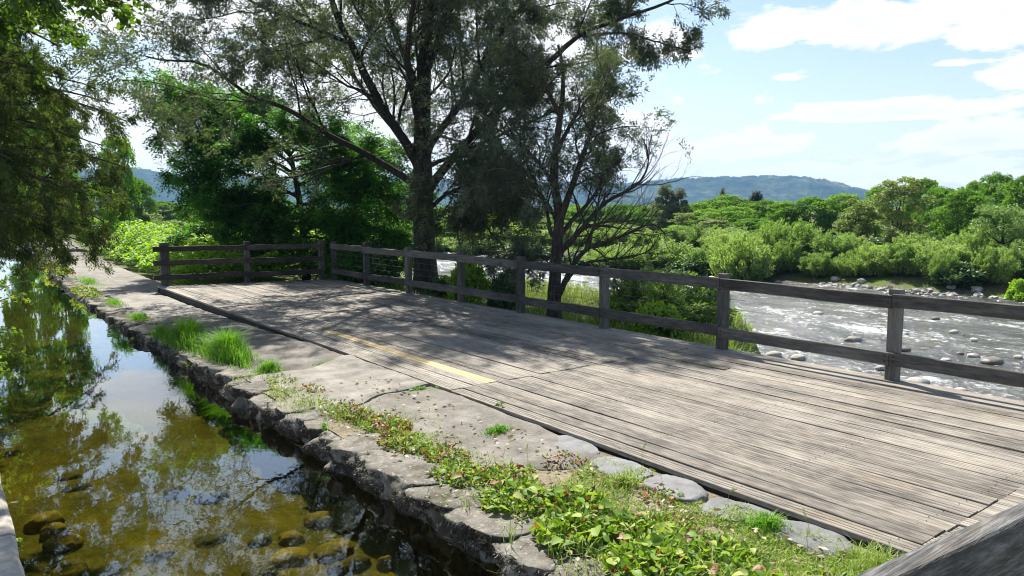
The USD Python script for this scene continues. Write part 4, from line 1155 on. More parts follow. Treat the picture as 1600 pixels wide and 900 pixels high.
TREES = [  # kind, bearing px, X, top, width, label
    ('pop', 1040, 62, 282, 36, 'twin crowned grey-green poplar, its left stem, in front of the blue ridge'),
    ('pop', 1060, 63, 289, 32, 'shorter right stem of the grey-green poplar pair below the ridge'),
    ('pop', 1129, 92, 290, 12, 'small dark pointed conifer standing alone against the ridge'),
    ('con', 1181, 88, 297, 58, 'broad dark cedar poking over the bright thicket under the ridge'),
    ('rob', 1095, 66, 316, 62, 'bright green tree just right of the poplar pair'),
    ('rob', 1138, 68, 304, 66, 'bright green tree below the small pointed conifer'),
    ('rob', 1196, 70, 313, 60, 'bright green tree below the dark cedar'),
    ('rob', 1178, 55, 341, 74, 'rounded dark-bellied tree in front of the cedar and its thicket'),
    ('bir', 1118, 54, 338, 62, 'small olive tree with an airy crown left of the rounded dark tree'),
    ('bir', 1074, 58, 332, 52, 'thin light tree with a straight bare trunk below the poplars'),
    ('rob', 1226, 62, 314, 56, 'dense tree with a dark hollow under its crown right of the cedar'),
    ('rob', 1268, 63, 308, 64, 'leafy tree in the middle of the far thicket under the end of the ridge'),
    ('rob', 1254, 52, 345, 40, 'small round bright tree in front of the far thicket'),
    ('rob', 1318, 64, 302, 62, 'leafy thicket tree under the falling right slope of the ridge'),
    ('bir', 1342, 53, 308, 66, 'yellowish airy tree with a leaning thin trunk'),
    ('rob', 1372, 66, 291, 44, 'dark topped tree where the ridge meets the right hand wood'),
    ('bir', 1410, 52, 276, 84, 'tall olive tree with a dark straight trunk right of the ridge'),
    ('rob', 1440, 64, 279, 62, 'tall pale topped tree behind the olive tree with the straight trunk'),
    ('rob', 1470, 60, 292, 58, 'mid green tree between the tall olive tree and the ivy-clad trunk'),
    ('rob', 1504, 55, 296, 70, 'tree with an ivy-clad pale trunk in the right hand wood'),
    ('rob', 1520, 70, 283, 52, 'wispy topped tree showing behind the ivy-clad trunk'),
    ('rob', 1556, 64, 270, 62, 'tallest bright crown of the right hand wood'),
    ('rob', 1606, 60, 274, 70, 'bright tree cut by the right border of the picture'),
    ('pal', 1568, 44, 318, 112, 'pale silvery willow with a dark forked trunk near the right border'),
    ('rob', 1010, 64, 322, 56, 'green tree left of the poplar pair seen through bare twigs'),
    ('rob', 968, 68, 318, 60, 'green tree behind the hooked bare twigs of the slim willow'),
    ('rob', 925, 70, 322, 60, 'green tree seen between the limbs of the slim willow'),
    ('bir', 985, 52, 350, 62, 'airy light tree low behind the drooping bare twigs'),
    ('rob', 882, 66, 326, 56, 'yellow-green tree directly behind the slim willow trunk'),
    ('bir', 840, 58, 326, 56, 'light green tree just left of the slim willow trunk'),
    ('rob', 800, 62, 322, 58, 'light green tree between the two near willows'),
    ('rob', 760, 70, 322, 58, 'green tree hidden behind the curtain of the big willow'), ('rob', 700, 75, 322, 60, 'green tree behind the trunk of the big willow'),
    ('rob', 640, 80, 325, 56, 'green tree far behind the left side of the big willow trunk'), ('rob', 585, 85, 322, 56, 'green tree far behind the right half of the locust'), ('rob', 520, 80, 322, 60, 'green tree far behind the middle of the locust'),
]
for k, px, X, top, wpx, lb in TREES: far_object(k, px, X, top, wpx, lb)

SHRUBS = [
    ('fea', 1002, 41, 400, 60, 'low pale shrub at the river edge below the drooping twigs'), ('drk', 1090, 41, 405, 60, 'dark low bush left of the round willow shrub'), ('fea', 1046, 42, 396, 60, 'pale shrub below the poplar pair'),
    ('fea', 1160, 40, 381, 60, 'round willow shrub above the third railing post from the right'), ('fea', 1120, 42, 397, 56, 'pale shrub left of the round willow shrub, at the waterline'),
    ('fea', 1212, 40, 372, 58, 'feathery willow shrub right of the round one'), ('fea', 1256, 40.5, 371, 62, 'tallest feathery willow shrub on the far bank'), ('fea', 1306, 40.5, 372, 62, 'feathery willow shrub at the right end of the tall row'),
    ('fea', 1232, 38.6, 405, 50, 'low willow shrub in front of the tall feathery row'), ('fea', 1285, 38.6, 405, 46, 'second low willow shrub in front of the tall feathery row'), ('fea', 1340, 39, 412, 52, 'low willow shrub on the gravel left of the second post'),
    ('knt', 1395, 46, 396, 96, 'bright clump of broad leaves in the clearing under the tall olive tree'), ('fea', 1372, 39.6, 412, 56, 'pale low shrub left of the second railing post'), ('fea', 1425, 39.4, 400, 70, 'pale feathery shrub above the nearest railing post'),
    ('fea', 1465, 41, 388, 72, 'pale feathery shrub left of the dark round bush'), ('drk', 1512, 38.9, 423, 70, 'round glossy dark green bush on the gravel bank'), ('fea', 1515, 43, 384, 66, 'pale shrub behind the dark round bush'),
    ('fea', 1560, 39.2, 416, 52, 'pale shrub right of the dark round bush'), ('fea', 1600, 41, 400, 62, 'pale shrub cut by the right border'), ('knt', 1606, 37.6, 443, 44, 'yellow-green clump at the right border on the gravel'), ('fea', 1480, 38.6, 423, 42, 'small pale shrub on the gravel near the dark bush'),
    ('drk', 1075, 48, 385, 70, 'dark undergrowth below the thin light tree'), ('fea', 1215, 50, 372, 60, 'willow shrub in the second row below the dense tree'), ('fea', 1445, 50, 378, 66, 'shrub in the clearing right of the tall olive tree'), ('fea', 1330, 50, 380, 50, 'shrub at the foot of the yellowish airy tree'),
    ('fea', 960, 41, 398, 60, 'pale shrub over the water right of the slim willow'), ('drk', 915, 41, 402, 64, 'dark bush over the water right of the slim willow trunk'), ('fea', 880, 43, 392, 60, 'pale shrub behind the slim willow trunk'),
    ('drk', 830, 42, 395, 66, 'dark bush on the far bank left of the slim willow'), ('fea', 790, 44, 385, 66, 'pale shrub on the far bank between the near willows'), ('fea', 850, 48, 375, 60, 'shrub behind the dark bush left of the slim willow'),
    ('fea', 1140, 50, 385, 66, 'shrub at the foot of the rounded dark tree'), ('drk', 1030, 50, 385, 60, 'undergrowth below the poplar pair'), ('fea', 940, 50, 378, 66, 'shrub under the trees seen between the slim willow limbs'), ('fea', 985, 47, 380, 60, 'shrub under the airy tree behind the drooping twigs'),
    ('drk', 1290, 58, 372, 70, 'dark undergrowth in the middle of the far thicket'), ('drk', 1230, 60, 372, 66, 'dark undergrowth below the dense tree'), ('drk', 1480, 58, 372, 70, 'dark undergrowth in the right hand wood'), ('drk', 1555, 56, 372, 76, 'dark undergrowth behind the pale silvery willow'), ('drk', 1360, 60, 372, 66, 'dark undergrowth behind the yellowish tree'),
]
for k, px, X, top, wpx, lb in SHRUBS: far_object(k, px, X - (4.0 if px < 1185 and X < 43 else 0), top, wpx * (1.25 if px < 1185 else 1), lb)
for k, px, X, top, wpx, lb in [('rob', 1060, 50, 352, 60, 'low bright tree in front of the poplar pair'), ('bir', 1000, 47, 352, 66, 'light tree standing low behind the bare twigs, nearest the river'), ('rob', 945, 52, 345, 70, 'bright tree low behind the slim willow, right of its trunk'), ('bir', 905, 47, 350, 66, 'airy light tree behind the fork of the slim willow'),
                               ('rob', 862, 54, 342, 70, 'bright tree low behind the slim willow trunk'), ('rob', 815, 50, 345, 66, 'bright tree low between the two near willows'), ('rob', 770, 58, 340, 70, 'tree low behind the curtain of the big willow'), ('rob', 1110, 60, 326, 66, 'tree behind the small olive tree'), ('rob', 1150, 62, 322, 66, 'tree behind the rounded dark tree'),
                               ('rob', 1030, 74, 320, 70, 'tree closing the gap left of the poplar pair'), ('rob', 1165, 80, 314, 80, 'far tree closing the plain below the cedar'), ('rob', 1215, 78, 314, 70, 'far tree right of the cedar'), ('rob', 1115, 84, 312, 80, 'far tree below the pointed conifer'), ('rob', 900, 84, 320, 80, 'far tree behind the slim willow limbs'), ('rob', 985, 84, 320, 80, 'far tree behind the drooping bare twigs'), ('rob', 1060, 84, 318, 80, 'far tree behind the poplars'),
                               ('fea', 1130, 44, 392, 60, 'willow shrub in the second row left of the rounded dark tree'), ('fea', 1075, 44, 390, 60, 'willow shrub in the second row below the thin light tree'), ('fea', 1020, 43, 388, 60, 'willow shrub in the second row below the poplars'), ('fea', 965, 43, 385, 60, 'willow shrub in the second row behind bare twigs'), ('fea', 905, 43, 382, 60, 'willow shrub in the second row behind the slim willow'), ('fea', 1185, 37.8, 412, 44, 'low shrub at the waterline right of the round willow shrub'), ('fea', 690, 37.5, 372, 60, 'pale shrub on the far bank right of the big willow trunk'), ('fea', 740, 37.5, 375, 66, 'pale shrub on the far bank behind the willow curtain'), ('drk', 655, 37.5, 372, 60, 'dark bush on the far bank behind the big willow trunk'), ('bir', 715, 42, 352, 70, 'airy light tree on the far bank right of the big willow trunk'), ('rob', 665, 46, 345, 80, 'bright tree on the far bank behind the big willow trunk'), ('drk', 1060, 37.0, 415, 60, 'dark bush at the far waterline below the poplars')]:
    far_object(k, px, X, top, wpx, lb)


def at_depth(kind, px, depth, top, wpx, label, gz=-.2, group=None):
    p = W(px, 325, depth); hgt = EYE[2] + (325 - top) / F * depth - gz; wid = wpx / F * depth
    H0, W0, mk = KINDS[kind]; i = CNT.get(kind, 0); CNT[kind] = i + 1; key = (kind, i % len(mk))
    sc = (wid / W0, wid / W0, hgt / H0); rz = float(rg.random() * 360); loc = (p[0], p[1], gz)
    if key not in PROTO: PROTO[key] = mk[key[1]](label, group); place(PROTO[key], loc, rz, sc)
    else: copy_of(PROTO[key], loc, rz, sc, label, group)


for a in [('rob', 188, 46, 212, 74, 'tall leafy tree at the far end of the path beyond the juniper'), ('rob', 222, 62, 282, 50, 'smaller tree right of the tall one at the far end of the path'), ('rob', 145, 40, 285, 86, 'dark tree behind the lower sprays of the juniper'),
          ('bir', 322, 40, 318, 84, 'slender light tree with thin forked stems behind the knotweed'), ('rob', 330, 38, 345, 110, 'bright low tree behind the left part of the locust'), ('rob', 420, 36, 335, 120, 'bright low tree behind the trunk of the locust'), ('rob', 510, 38, 330, 120, 'bright low tree behind the right part of the locust'), ('rob', 600, 38, 335, 110, 'bright low tree between the locust and the big willow'), ('rob', 720, 48, 335, 110, 'bright low tree right of the big willow trunk'), ('rob', 255, 95, 314, 66, 'soft green tree far off in the gap left of the locust'), ('rob', 300, 105, 318, 66, 'soft green tree far off just left of the locust'), ('bir', 225, 78, 330, 60, 'light tree at the far river bend'), ('rob', 350, 100, 318, 70, 'far green tree behind the left side of the locust'), ('rob', 420, 90, 318, 70, 'far green tree behind the locust trunk'),
          ('fea', 280, 70, 346, 60, 'pale shrub at the far river bend'), ('fea', 240, 64, 345, 50, 'pale shrub left of the slender light tree'), ('rob', 90, 38, 150, 90, 'tree behind the upper half of the juniper'), ('rob', 30, 34, 60, 110, 'tree behind the trunk of the juniper at the left border'), ('rob', 60, 44, 280, 110, 'tree closing the view under the juniper')]:
    at_depth(*a)

# ------------------------------------------------------------------ knotweed along the path, bank plants
def knotweed():
    rng = np.random.default_rng(41); n = 30000
    y = 21.8 + 19 * rng.random(n) ** 1.15; xl = 4.95 + .6 * sstep(22, 25, y) + canal_bend(y) + .25 * np.sin(y * 1.7)
    x = xl + (13.0 - xl) * rng.random(n) ** 1.1
    k = meshkit.fbm(np.stack([x * .55, y * .55, 0 * x], -1), 3, 50); k2 = meshkit.fbm(np.stack([x * 1.8, y * 1.8, 0 * x], -1), 2, 52)
    keep = (x < 12.8)
    hgt = (.35 + .8 * sstep(0, 1.0, x - xl)) * (.45 + 1.0 * k) * (.7 + .6 * k2) * (1 + .25 * sstep(30, 24, y) * sstep(7, 5, x))
    hgt = hgt * (1 - .35 * sstep(5.5, 8.5, x) * sstep(25, 22.5, y))
    z = -.15 + hgt * (1 - .75 * rng.random(n) ** 2.2)
    pos = np.stack([x, y, z], 1)[keep]; n = len(pos)
    a = rng.random(n) * 6.283
    d = norm(np.stack([np.cos(a), np.sin(a), -.25 + .35 * rng.normal(size=n)], 1))
    w = norm(np.cross(d, np.array([0, 0, 1.0]) + .35 * rng.normal(size=(n, 3)))); nr = np.cross(w, d)
    L = (.15 * (.6 + .7 * rng.random(n)))[:, None]; wd = L * .40
    b0 = pos; m1 = pos + d * L * .35; m2 = pos + d * L * .7; tip = pos + d * L - [0, 0, .02]
    v = np.stack([b0, m1 + w * wd + nr * .012, m2 + w * wd * .72 + nr * .012, tip, m2 - w * wd * .72 + nr * .012, m1 - w * wd + nr * .012], 1).reshape(-1, 3)
    b = np.arange(n)[:, None] * 6
    f = np.concatenate([b + [0, 1, 5], b + [1, 2, 4], b + [1, 4, 5], b + [2, 3, 4]], 0)
    tn = np.clip(.35 + .4 * (k[keep] - .5) + .45 * rng.random(n), 0, 1)
    add('knotweed', (v, f), M['knotweed'], label='bright yellow-green thicket of broad leaved knotweed beside the path', cat='ground cover', kind='stuff', tint=np.repeat(tn, 6))


knotweed()


def shrub_at(loc, sc, label, kind='fea'):
    H0, W0, mk = KINDS[kind]; i = CNT.get(kind, 0); CNT[kind] = i + 1; key = (kind, i % len(mk))
    copy_of(PROTO[key], loc, float(rg.random() * 360), sc, label)


def bank_pt(px, py, z):
    d = ray(px, py); t = (z - EYE[2]) / d[2]; return EYE + d * t


def ground_hit(px, py):
    d = ray(px, py)
    for t in np.arange(4, 60, .05):
        p = EYE + d * t
        if p[2] <= max(RIVER_Z, float(ground_z(p[:1], p[1:2])[0])): return p
    return p


for px, py, z, wpx, tpx, lb, kd in [(1062, 512, -1.2, 130, 448, 'pale green willow shrub on the near bank behind the railing', 'fea'), (1000, 505, -1.0, 90, 438, 'willow shrub on the near bank left of the larger one', 'fea'), (1105, 508, -1.3, 60, 458, 'dark leafy bush at the water right of the near willow shrub', 'drk'),
                                    (1030, 535, -.9, 80, 488, 'yellow-green low clump just outside the deck below the rail', 'knt'), (965, 510, -.8, 70, 478, 'low clump at the foot of the railing post', 'knt'), (735, 478, -.6, 60, 425, 'young leafy sapling outside the railing below the big willow', 'knt'), (790, 490, -.7, 50, 440, 'leafy young plant left of the slim willow', 'drk'),
                                    (590, 455, -.5, 70, 400, 'low green bush outside the deck corner', 'drk'), (540, 440, -.4, 60, 405, 'low bush behind the corner post of the railings', 'knt'), (700, 470, -.6, 60, 440, 'low plant at the foot of the big willow', 'drk')]:
    p = ground_hit(px, py); dep = (p - EYE) @ FWD; H0, W0, _ = KINDS[kd]
    shrub_at(p, (1.15 * wpx * dep / F / W0,) * 2 + (1.2 * (py - tpx) * dep / F / H0,), lb, kd)

rng = np.random.default_rng(51)
n = 11000
y = 6 + 14.5 * rng.random(n); x = 9.25 + (bank_x(y) - 9.5) * rng.random(n) ** 1.4
pos = np.stack([x, y, ground_z(x, y) - .01], 1)
bl, tn = blades(pos, .20 + .25 * meshkit.fbm(pos * .9, 2, 71), .014, rng, .8)
add('bank_grass', bl, M['grass'], label='rank grass on the river bank outside the railing', cat='grass', kind='stuff', tint=tn)

# ------------------------------------------------------------------ weeds, grass and tufts along the path
n = 42000
y = .9 + 3.9 * rng.random(n); x = 3.02 + 1.42 * rng.random(n)
k = meshkit.fbm(np.stack([x * 3, y * 3, 0 * x], -1), 3, 61)
keep = (k > .27) & ~((y > 3.9 + .5 * (x - 3.1)) & (x < 4.15)) & (x < 4.24 + .26 * k)
x, y, k = x[keep], y[keep], k[keep]
hh = .035 + .10 * np.clip(k - .42, 0, 1) + .05 * sstep(3.6, 4.3, x) * sstep(3.2, 1.6, y)
bl, tn = blades(np.stack([x, y, path_z(y) - .04], 1), hh, .006, rng, .8)
add('lawn_grass', bl, M['grass'], label='short dry grass between the coping stones and the deck', cat='grass', kind='stuff', tint=tn)


def tuft(cx, cy, rx, ry, n, h, label, mat='tuft', lean=.45, wd=.007, z=None):
    a = rng.random(n) * 6.283; r = np.minimum(1.35, np.abs(rng.normal(size=n)) * .62)
    x = cx + np.cos(a) * r * rx; y = cy + np.sin(a) * r * ry
    hn = .55 + .9 * meshkit.fbm(np.stack([x * 5, y * 5, 0 * x], -1), 2, 88)
    bl, tn = blades(np.stack([x, y, path_z(y) + (-.02 if z is None else z)], 1), h * (1 - .48 * r ** 1.5) * hn, wd, rng, lean * 1.4)
    t = thing('grass_tuft', label, 'grass', (cx, cy, float(path_z(cy)) - .02))
    add('blades', bl, M[mat], t, kind='stuff', tint=tn)


tuft(3.0, 12.2, .26, .9, 2600, .38, 'tall fresh green grass clump on the canal edge, its far half')
tuft(3.14, 10.75, .26, .75, 2600, .38, 'tall fresh green grass clump on the canal edge, its near half')
tuft(3.25, 9.35, .17, .22, 700, .17, 'small bright grass tuft just below the tall grass clump')
tuft(2.86, 13.4, .14, .4, 500, .2, 'thin grass hanging from the canal edge before the tall clump')
tuft(3.05, 16.2, .2, .7, 600, .16, 'low grass patch on the coping stones toward the far path')
tuft(3.1, 19.0, .2, 1.0, 500, .16, 'low grass patch further up the canal edge')
tuft(3.45, 25, .3, 2.6, 900, .16, 'yellowish grass strip beside the far path')
tuft(4.15, 9.45, .42, .05, 260, .06, 'thin line of grass in the crack between two slabs')
tuft(4.62, 9.1, .1, .07, 90, .06, 'tiny grass tuft at the deck edge beside the slab crack')
tuft(4.28, 7.3, .28, .06, 320, .075, 'green tuft in the slab crack below the end of the yellow plank')
tuft(4.05, 5.5, .22, .12, 420, .08, 'green and red weedy tuft at the broken end of the slab')
tuft(4.22, 2.75, .16, .15, 420, .15, 'dark green grass tuft beside the edging stones')
tuft(4.18, 1.95, .22, .3, 420, .17, 'tall thin grass in the corner by the near rail', 'grass', .5, .005)
tuft(4.05, 3.9, .22, .16, 300, .09, 'grass tuft at the end of the concrete slab', 'grass')
tuft(2.80, 6.6, .05, .08, 40, .14, 'few grass blades standing between coping stones')

# seeding grass heads standing up along the deck edge
for i, (x, y, h) in enumerate([(4.41, 4.05, .22), (4.30, 3.75, .12), (4.40, 3.2, .13), (4.28, 2.5, .19), (4.25, 2.25, .15), (4.12, 2.05, .21), (4.02, 1.9, .17), (3.62, 4.55, .26), (4.1, 2.4, .13)]):
    z0 = float(path_z(y)) - .03
    t = thing('foxtail_grass', 'single stalk of seeding foxtail grass, ' + ['tallest beside the third edging stone', 'left of the dark gap under the deck', 'before the dark gap under the deck', 'behind the dark green tuft', 'nearest the deck corner', 'left of the deck corner', 'close to the near rail', 'in the middle of the grey slab end', 'in front of the last edging stone'][i], 'grass', (x, y, z0))
    P = np.array([[x, y, z0], [x + .01, y - .01, z0 + h * .5], [x + .03 * math.cos(i * 2.4), y + .03 * math.sin(i * 2.4), z0 + h * .85], [x + .07 * math.cos(i * 2.4), y + .07 * math.sin(i * 2.4), z0 + h]])
    P = spline(P, 8)
    add('stalk', tubes(P[None], np.linspace(.0017, .001, 8)[None], 4), M['grass'], t, tint=.5)
    c = P[5:]; q = np.repeat(np.linspace(0, 1, 50), 3); pp = c[0] + (c[-1] - c[0]) * q[:, None]
    dd = norm(rng.normal(size=(150, 3)) + (c[-1] - c[0]) * 25)
    lf, tn = leaf_quads(pp, dd, .014, .0018, rng, .6 + .4 * rng.random(150)); add('seed_head', lf, M['grass'], t, tint=tn)


def weed_leaf(c, d, up, L, Wd, curl, heart=.0):
    s = np.array([0, .12, .32, .58, .82, 1.0]); wdt = np.array([.10 + heart * .5, .72 + heart * .3, 1.0, .86, .45, .02]) * Wd / 2
    w = norm(np.cross(d, up)); u = np.cross(w, d)
    mid = c + np.outer(s * L, d) + np.outer(-curl * L * s ** 2, u)
    l = mid + wdt[:, None] * w + np.outer(wdt * .30, u); r = mid - wdt[:, None] * w + np.outer(wdt * .30, u)
    v = np.concatenate([l, mid, r]); f = []
    for i in range(5):
        f += [(i, 6 + i, 7 + i), (i, 7 + i, i + 1), (6 + i, 12 + i, 13 + i), (6 + i, 13 + i, 7 + i)]
    return v, np.array(f)


def weed(cx, cy, rx, ry, nb, ns, size, red, label, h=.10, z=None, cover=1.0):
    if nb >= 12: nb, ns, size = int(nb * 1.5), int(ns * 2.2), size * .82
    """a creeping plant: big leaves each a part, the small ones and stems together"""
    z0 = float(path_z(cy)) + (.0 if z is None else z)
    t = thing('creeping_weed', label, 'plant', (cx, cy, z0))
    for i in range(nb):
        a = rng.random() * 6.283; r = math.sqrt(rng.random())
        c = np.array([cx + math.cos(a) * r * rx, cy + math.sin(a) * r * ry, z0 + h * (.25 + .8 * rng.random()) * (1 - .5 * r)])
        b = rng.random() * 6.283
        d = norm(np.array([math.cos(b), math.sin(b), .15 * rng.normal()])); up = norm(np.array([.35 * rng.normal(), .35 * rng.normal(), 1.0]))
        up = norm(up - (up @ d) * d)
        L = size * (.6 + .65 * rng.random())
        isred = rng.random() < red * .7
        add('leaf', weed_leaf(c, d, up, L, L * (.68 + .2 * rng.random()), .12 + .3 * rng.random(), .35), M['red_leaf' if isred else 'ground_leaf'], t, tint=rng.random(), smooth=40)
    a = rng.random(ns) * 6.283; r = np.sqrt(rng.random(ns))
    p = np.stack([cx + np.cos(a) * r * rx, cy + np.sin(a) * r * ry, z0 - .02 + h * rng.random(ns) * (1 - .5 * r)], 1)
    d = norm(np.stack([np.cos(a), np.sin(a), .3 + .4 * rng.normal(size=ns)], 1) + .7 * rng.normal(size=(ns, 3)))
    isred = rng.random(ns) < red * .6
    for m_, sel in (('ground_leaf', ~isred), ('red_leaf', isred)):
        if sel.any():
            lf, tn = leaf_quads(p[sel], d[sel], size * (.4 + .45 * rng.random(sel.sum())), size * .40, rng, rng.random(sel.sum())); add('small_leaves', lf, M[m_], t, kind='stuff', tint=tn)
    k = max(8, nb // 2)
    a = rng.random(k) * 6.283; r = np.sqrt(rng.random(k))
    e = np.stack([cx + np.cos(a) * r * rx, cy + np.sin(a) * r * ry, z0 + h * .7 * rng.random(k)], 1)
    s = e * .55 + np.array([cx, cy, z0 - .03]) * .45; s[:, 2] = z0 - .03
    P = np.stack([s, (s + e) / 2 + [0, 0, .02], e], 1); add('stems', tubes(P, np.full((k, 3), .0022), 4), M['red_leaf'], t, kind='stuff', tint=.2)


weed(3.18, 8.75, .16, .30, 5, 150, .055, .25, 'low weed below the tall grass with a few reddish leaves', .07)
weed(3.28, 8.05, .12, .22, 5, 130, .055, .85, 'small wine-red weed beside the bulging middle slab', .09)
weed(3.20, 7.45, .14, .20, 4, 160, .045, .10, 'low cushion of tiny green leaves next to the red weed', .05)
weed(3.22, 6.85, .15, .28, 10, 170, .06, .75, 'orange and red leaved weed upright by the coping stones', .13)
weed(3.30, 6.25, .17, .30, 12, 190, .065, .65, 'red and yellow leaved weed nearest the middle of the last slab', .13)
weed(3.17, 5.75, .20, .30, 14, 190, .075, .40, 'mixed green and red weed creeping over the coping stones', .11)
weed(3.28, 5.2, .17, .28, 12, 190, .07, .55, 'dark red low weed along the slab edge', .09)
weed(3.12, 4.75, .22, .25, 14, 190, .08, .18, 'yellow-green weed trailing onto a coping stone', .10)
weed(3.38, 4.45, .20, .26, 14, 200, .075, .30, 'leafy weed with orange tips at the broken slab end', .12)
weed(3.16, 4.1, .24, .26, 24, 220, .10, .10, 'broad leaved bright weed in the middle of the coping line', .13)
weed(3.42, 3.75, .22, .26, 24, 220, .10, .16, 'broad leaved weed with a few orange leaves behind the coping', .14)
weed(3.14, 3.45, .24, .26, 26, 240, .11, .06, 'large leaved pale weed spilling toward the canal', .13)
weed(3.46, 3.15, .22, .26, 24, 220, .11, .10, 'large leaved weed at the edge of the dry grass', .14)
weed(3.20, 2.85, .28, .26, 28, 240, .11, .06, 'dense large leaved weed beside the lowest coping stone', .14)
weed(3.58, 2.65, .24, .24, 20, 220, .095, .14, 'weed mixed with grass at the lower edge', .12)
weed(3.38, 2.35, .28, .24, 24, 220, .10, .10, 'nearest leafy weed at the bottom border', .13)
weed(3.80, 3.15, .14, .16, 5, 130, .05, .30, 'small rosette in the dry grass', .05)
weed(4.02, 4.55, .20, .16, 5, 190, .045, .80, 'dark red trailing weed between the edging stones and slab', .05)
weed(4.08, 3.55, .16, .14, 5, 140, .05, .45, 'little red and green weed in front of the edging stones', .05)
weed(4.55, 6.15, .03, .04, 4, 12, .055, 0, 'tiny sprig growing from the deck edge', .10)
weed(3.85, 2.1, .16, .16, 8, 150, .06, .25, 'weed patch near the foot of the near rail', .07)
weed(2.80, 11.3, .12, .4, 6, 130, .06, 0, 'leafy weed hanging over the canal under the tall grass', .05, -.12)
weed(2.92, 22, .3, 1.6, 6, 260, .12, .2, 'yellowish weeds overhanging the far canal edge', .15, 0)
weed(3.15, 30, .4, 2.6, 6, 260, .16, .35, 'orange tinged weeds where the far path bends', .22, 0)
weed(.20, 6.5, .05, .15, 3, 60, .045, 0, 'tiny fern on the pale kerb at the left border', .06, -.04)
weed(.28, 5.7, .03, .12, 2, 40, .04, 0, 'small plant in a joint of the pale kerb', .05, -.12)

tuft(3.14, 6.4, .05, 2.4, 500, .05, 'fine grass in the seam between coping stones and the slabs, near the middle')
tuft(3.12, 11.4, .06, 2.6, 400, .07, 'fine grass in the seam behind the tall grass clump')
weed(3.10, 7.0, .07, .9, 6, 260, .04, .3, 'thin line of tiny weeds along the seam of the coping', .04)

n = 5200
y = 1.6 + 7.6 * rng.random(n) ** 1.5; x = left_edge(y) + .30 * rng.normal(size=n) * (1 - .55 * sstep(4.2, 5.4, y))
kk = (x > 2.72) & (x < 4.2) & (meshkit.fbm(np.stack([x * 4, y * 4, 0 * x], -1), 2, 91) > .44)
x, y = x[kk], y[kk]
bl, tn = blades(np.stack([x, y, path_z(y) - .02], 1), .055 + .10 * meshkit.noise(np.stack([x * 5, y * 5, 0 * x], -1), 4), .0055, rng, .9)
add('coping_grass', bl, M['grass'], label='loose grass blades growing among the weeds along the coping stones', cat='grass', kind='stuff', tint=tn)

# fallen leaves on slabs and stones
n = 420
y = 2.2 + 6 * rng.random(n) ** 1.3; x = 2.85 + 1.35 * rng.random(n)
a = rng.random(n) * 6.283
lf, tn = leaf_quads(np.stack([x, y, path_z(y) + .022 + .012 * rng.random(n)], 1), norm(np.stack([np.cos(a), np.sin(a), .1 * rng.normal(size=n)], 1)), .035 + .035 * rng.random(n), .028, rng, rng.random(n), .1)
add('fallen_leaves', lf, M['dry_leaf'], label='dry fallen leaves scattered over slabs and stones', cat='leaf litter', kind='stuff', tint=tn)

# ------------------------------------------------------------------ stones: in the canal, in the river, on the far bank
for px, py, wpx, dark, lb in [(70, 806, 50, 0, 'golden oval stone under the water at lower left'), (84, 822, 36, 0, 'smaller golden stone below the oval one'), (98, 842, 54, 0, 'long golden stone near the lower left corner'), (330, 768, 50, 1, 'dark round stone under the reflected willow'), (105, 742, 40, 1, 'dark stone near the pale kerb'), (120, 757, 40, 1, 'second dark stone near the pale kerb'),
                              (500, 805, 48, 0, 'orange-brown stone in the sunlit shallows'), (520, 853, 60, 0, 'broad golden stone beside the wall shadow'), (556, 872, 46, 1, 'dark stone at the rim of the wall shadow'), (405, 890, 50, 1, 'dark stone at the bottom border'), (525, 887, 30, 1, 'small dark stone at the bottom border'), (276, 762, 36, 1, 'dark flat stone left of the round one'),
                              (335, 838, 60, 1, 'wide dark stone under the reflected sky'), (405, 842, 36, 1, 'dark stone right of the wide one'), (110, 888, 50, 0, 'brownish stone in the lower left corner'), (450, 865, 60, 0, 'wide orange-gold stone at the bottom'), (250, 858, 44, 0, 'pale golden stone under the sky reflection'), (602, 873, 26, 0, 'small gold stone in the wall shadow'), (455, 835, 40, 0, 'gold stone left of the wall shadow')]:
    p = bank_pt(px, py, -.56); dep = (p - EYE) @ FWD; s = wpx / F * dep / 2
    t = thing('canal_stone', lb, 'stone', p); add('stone', boulder(p - [0, 0, .065], (s * 1.05, s * .8, .085), rng, 3, .2), M['bed_stone_dark' if dark else 'bed_stone'], t, smooth=45)

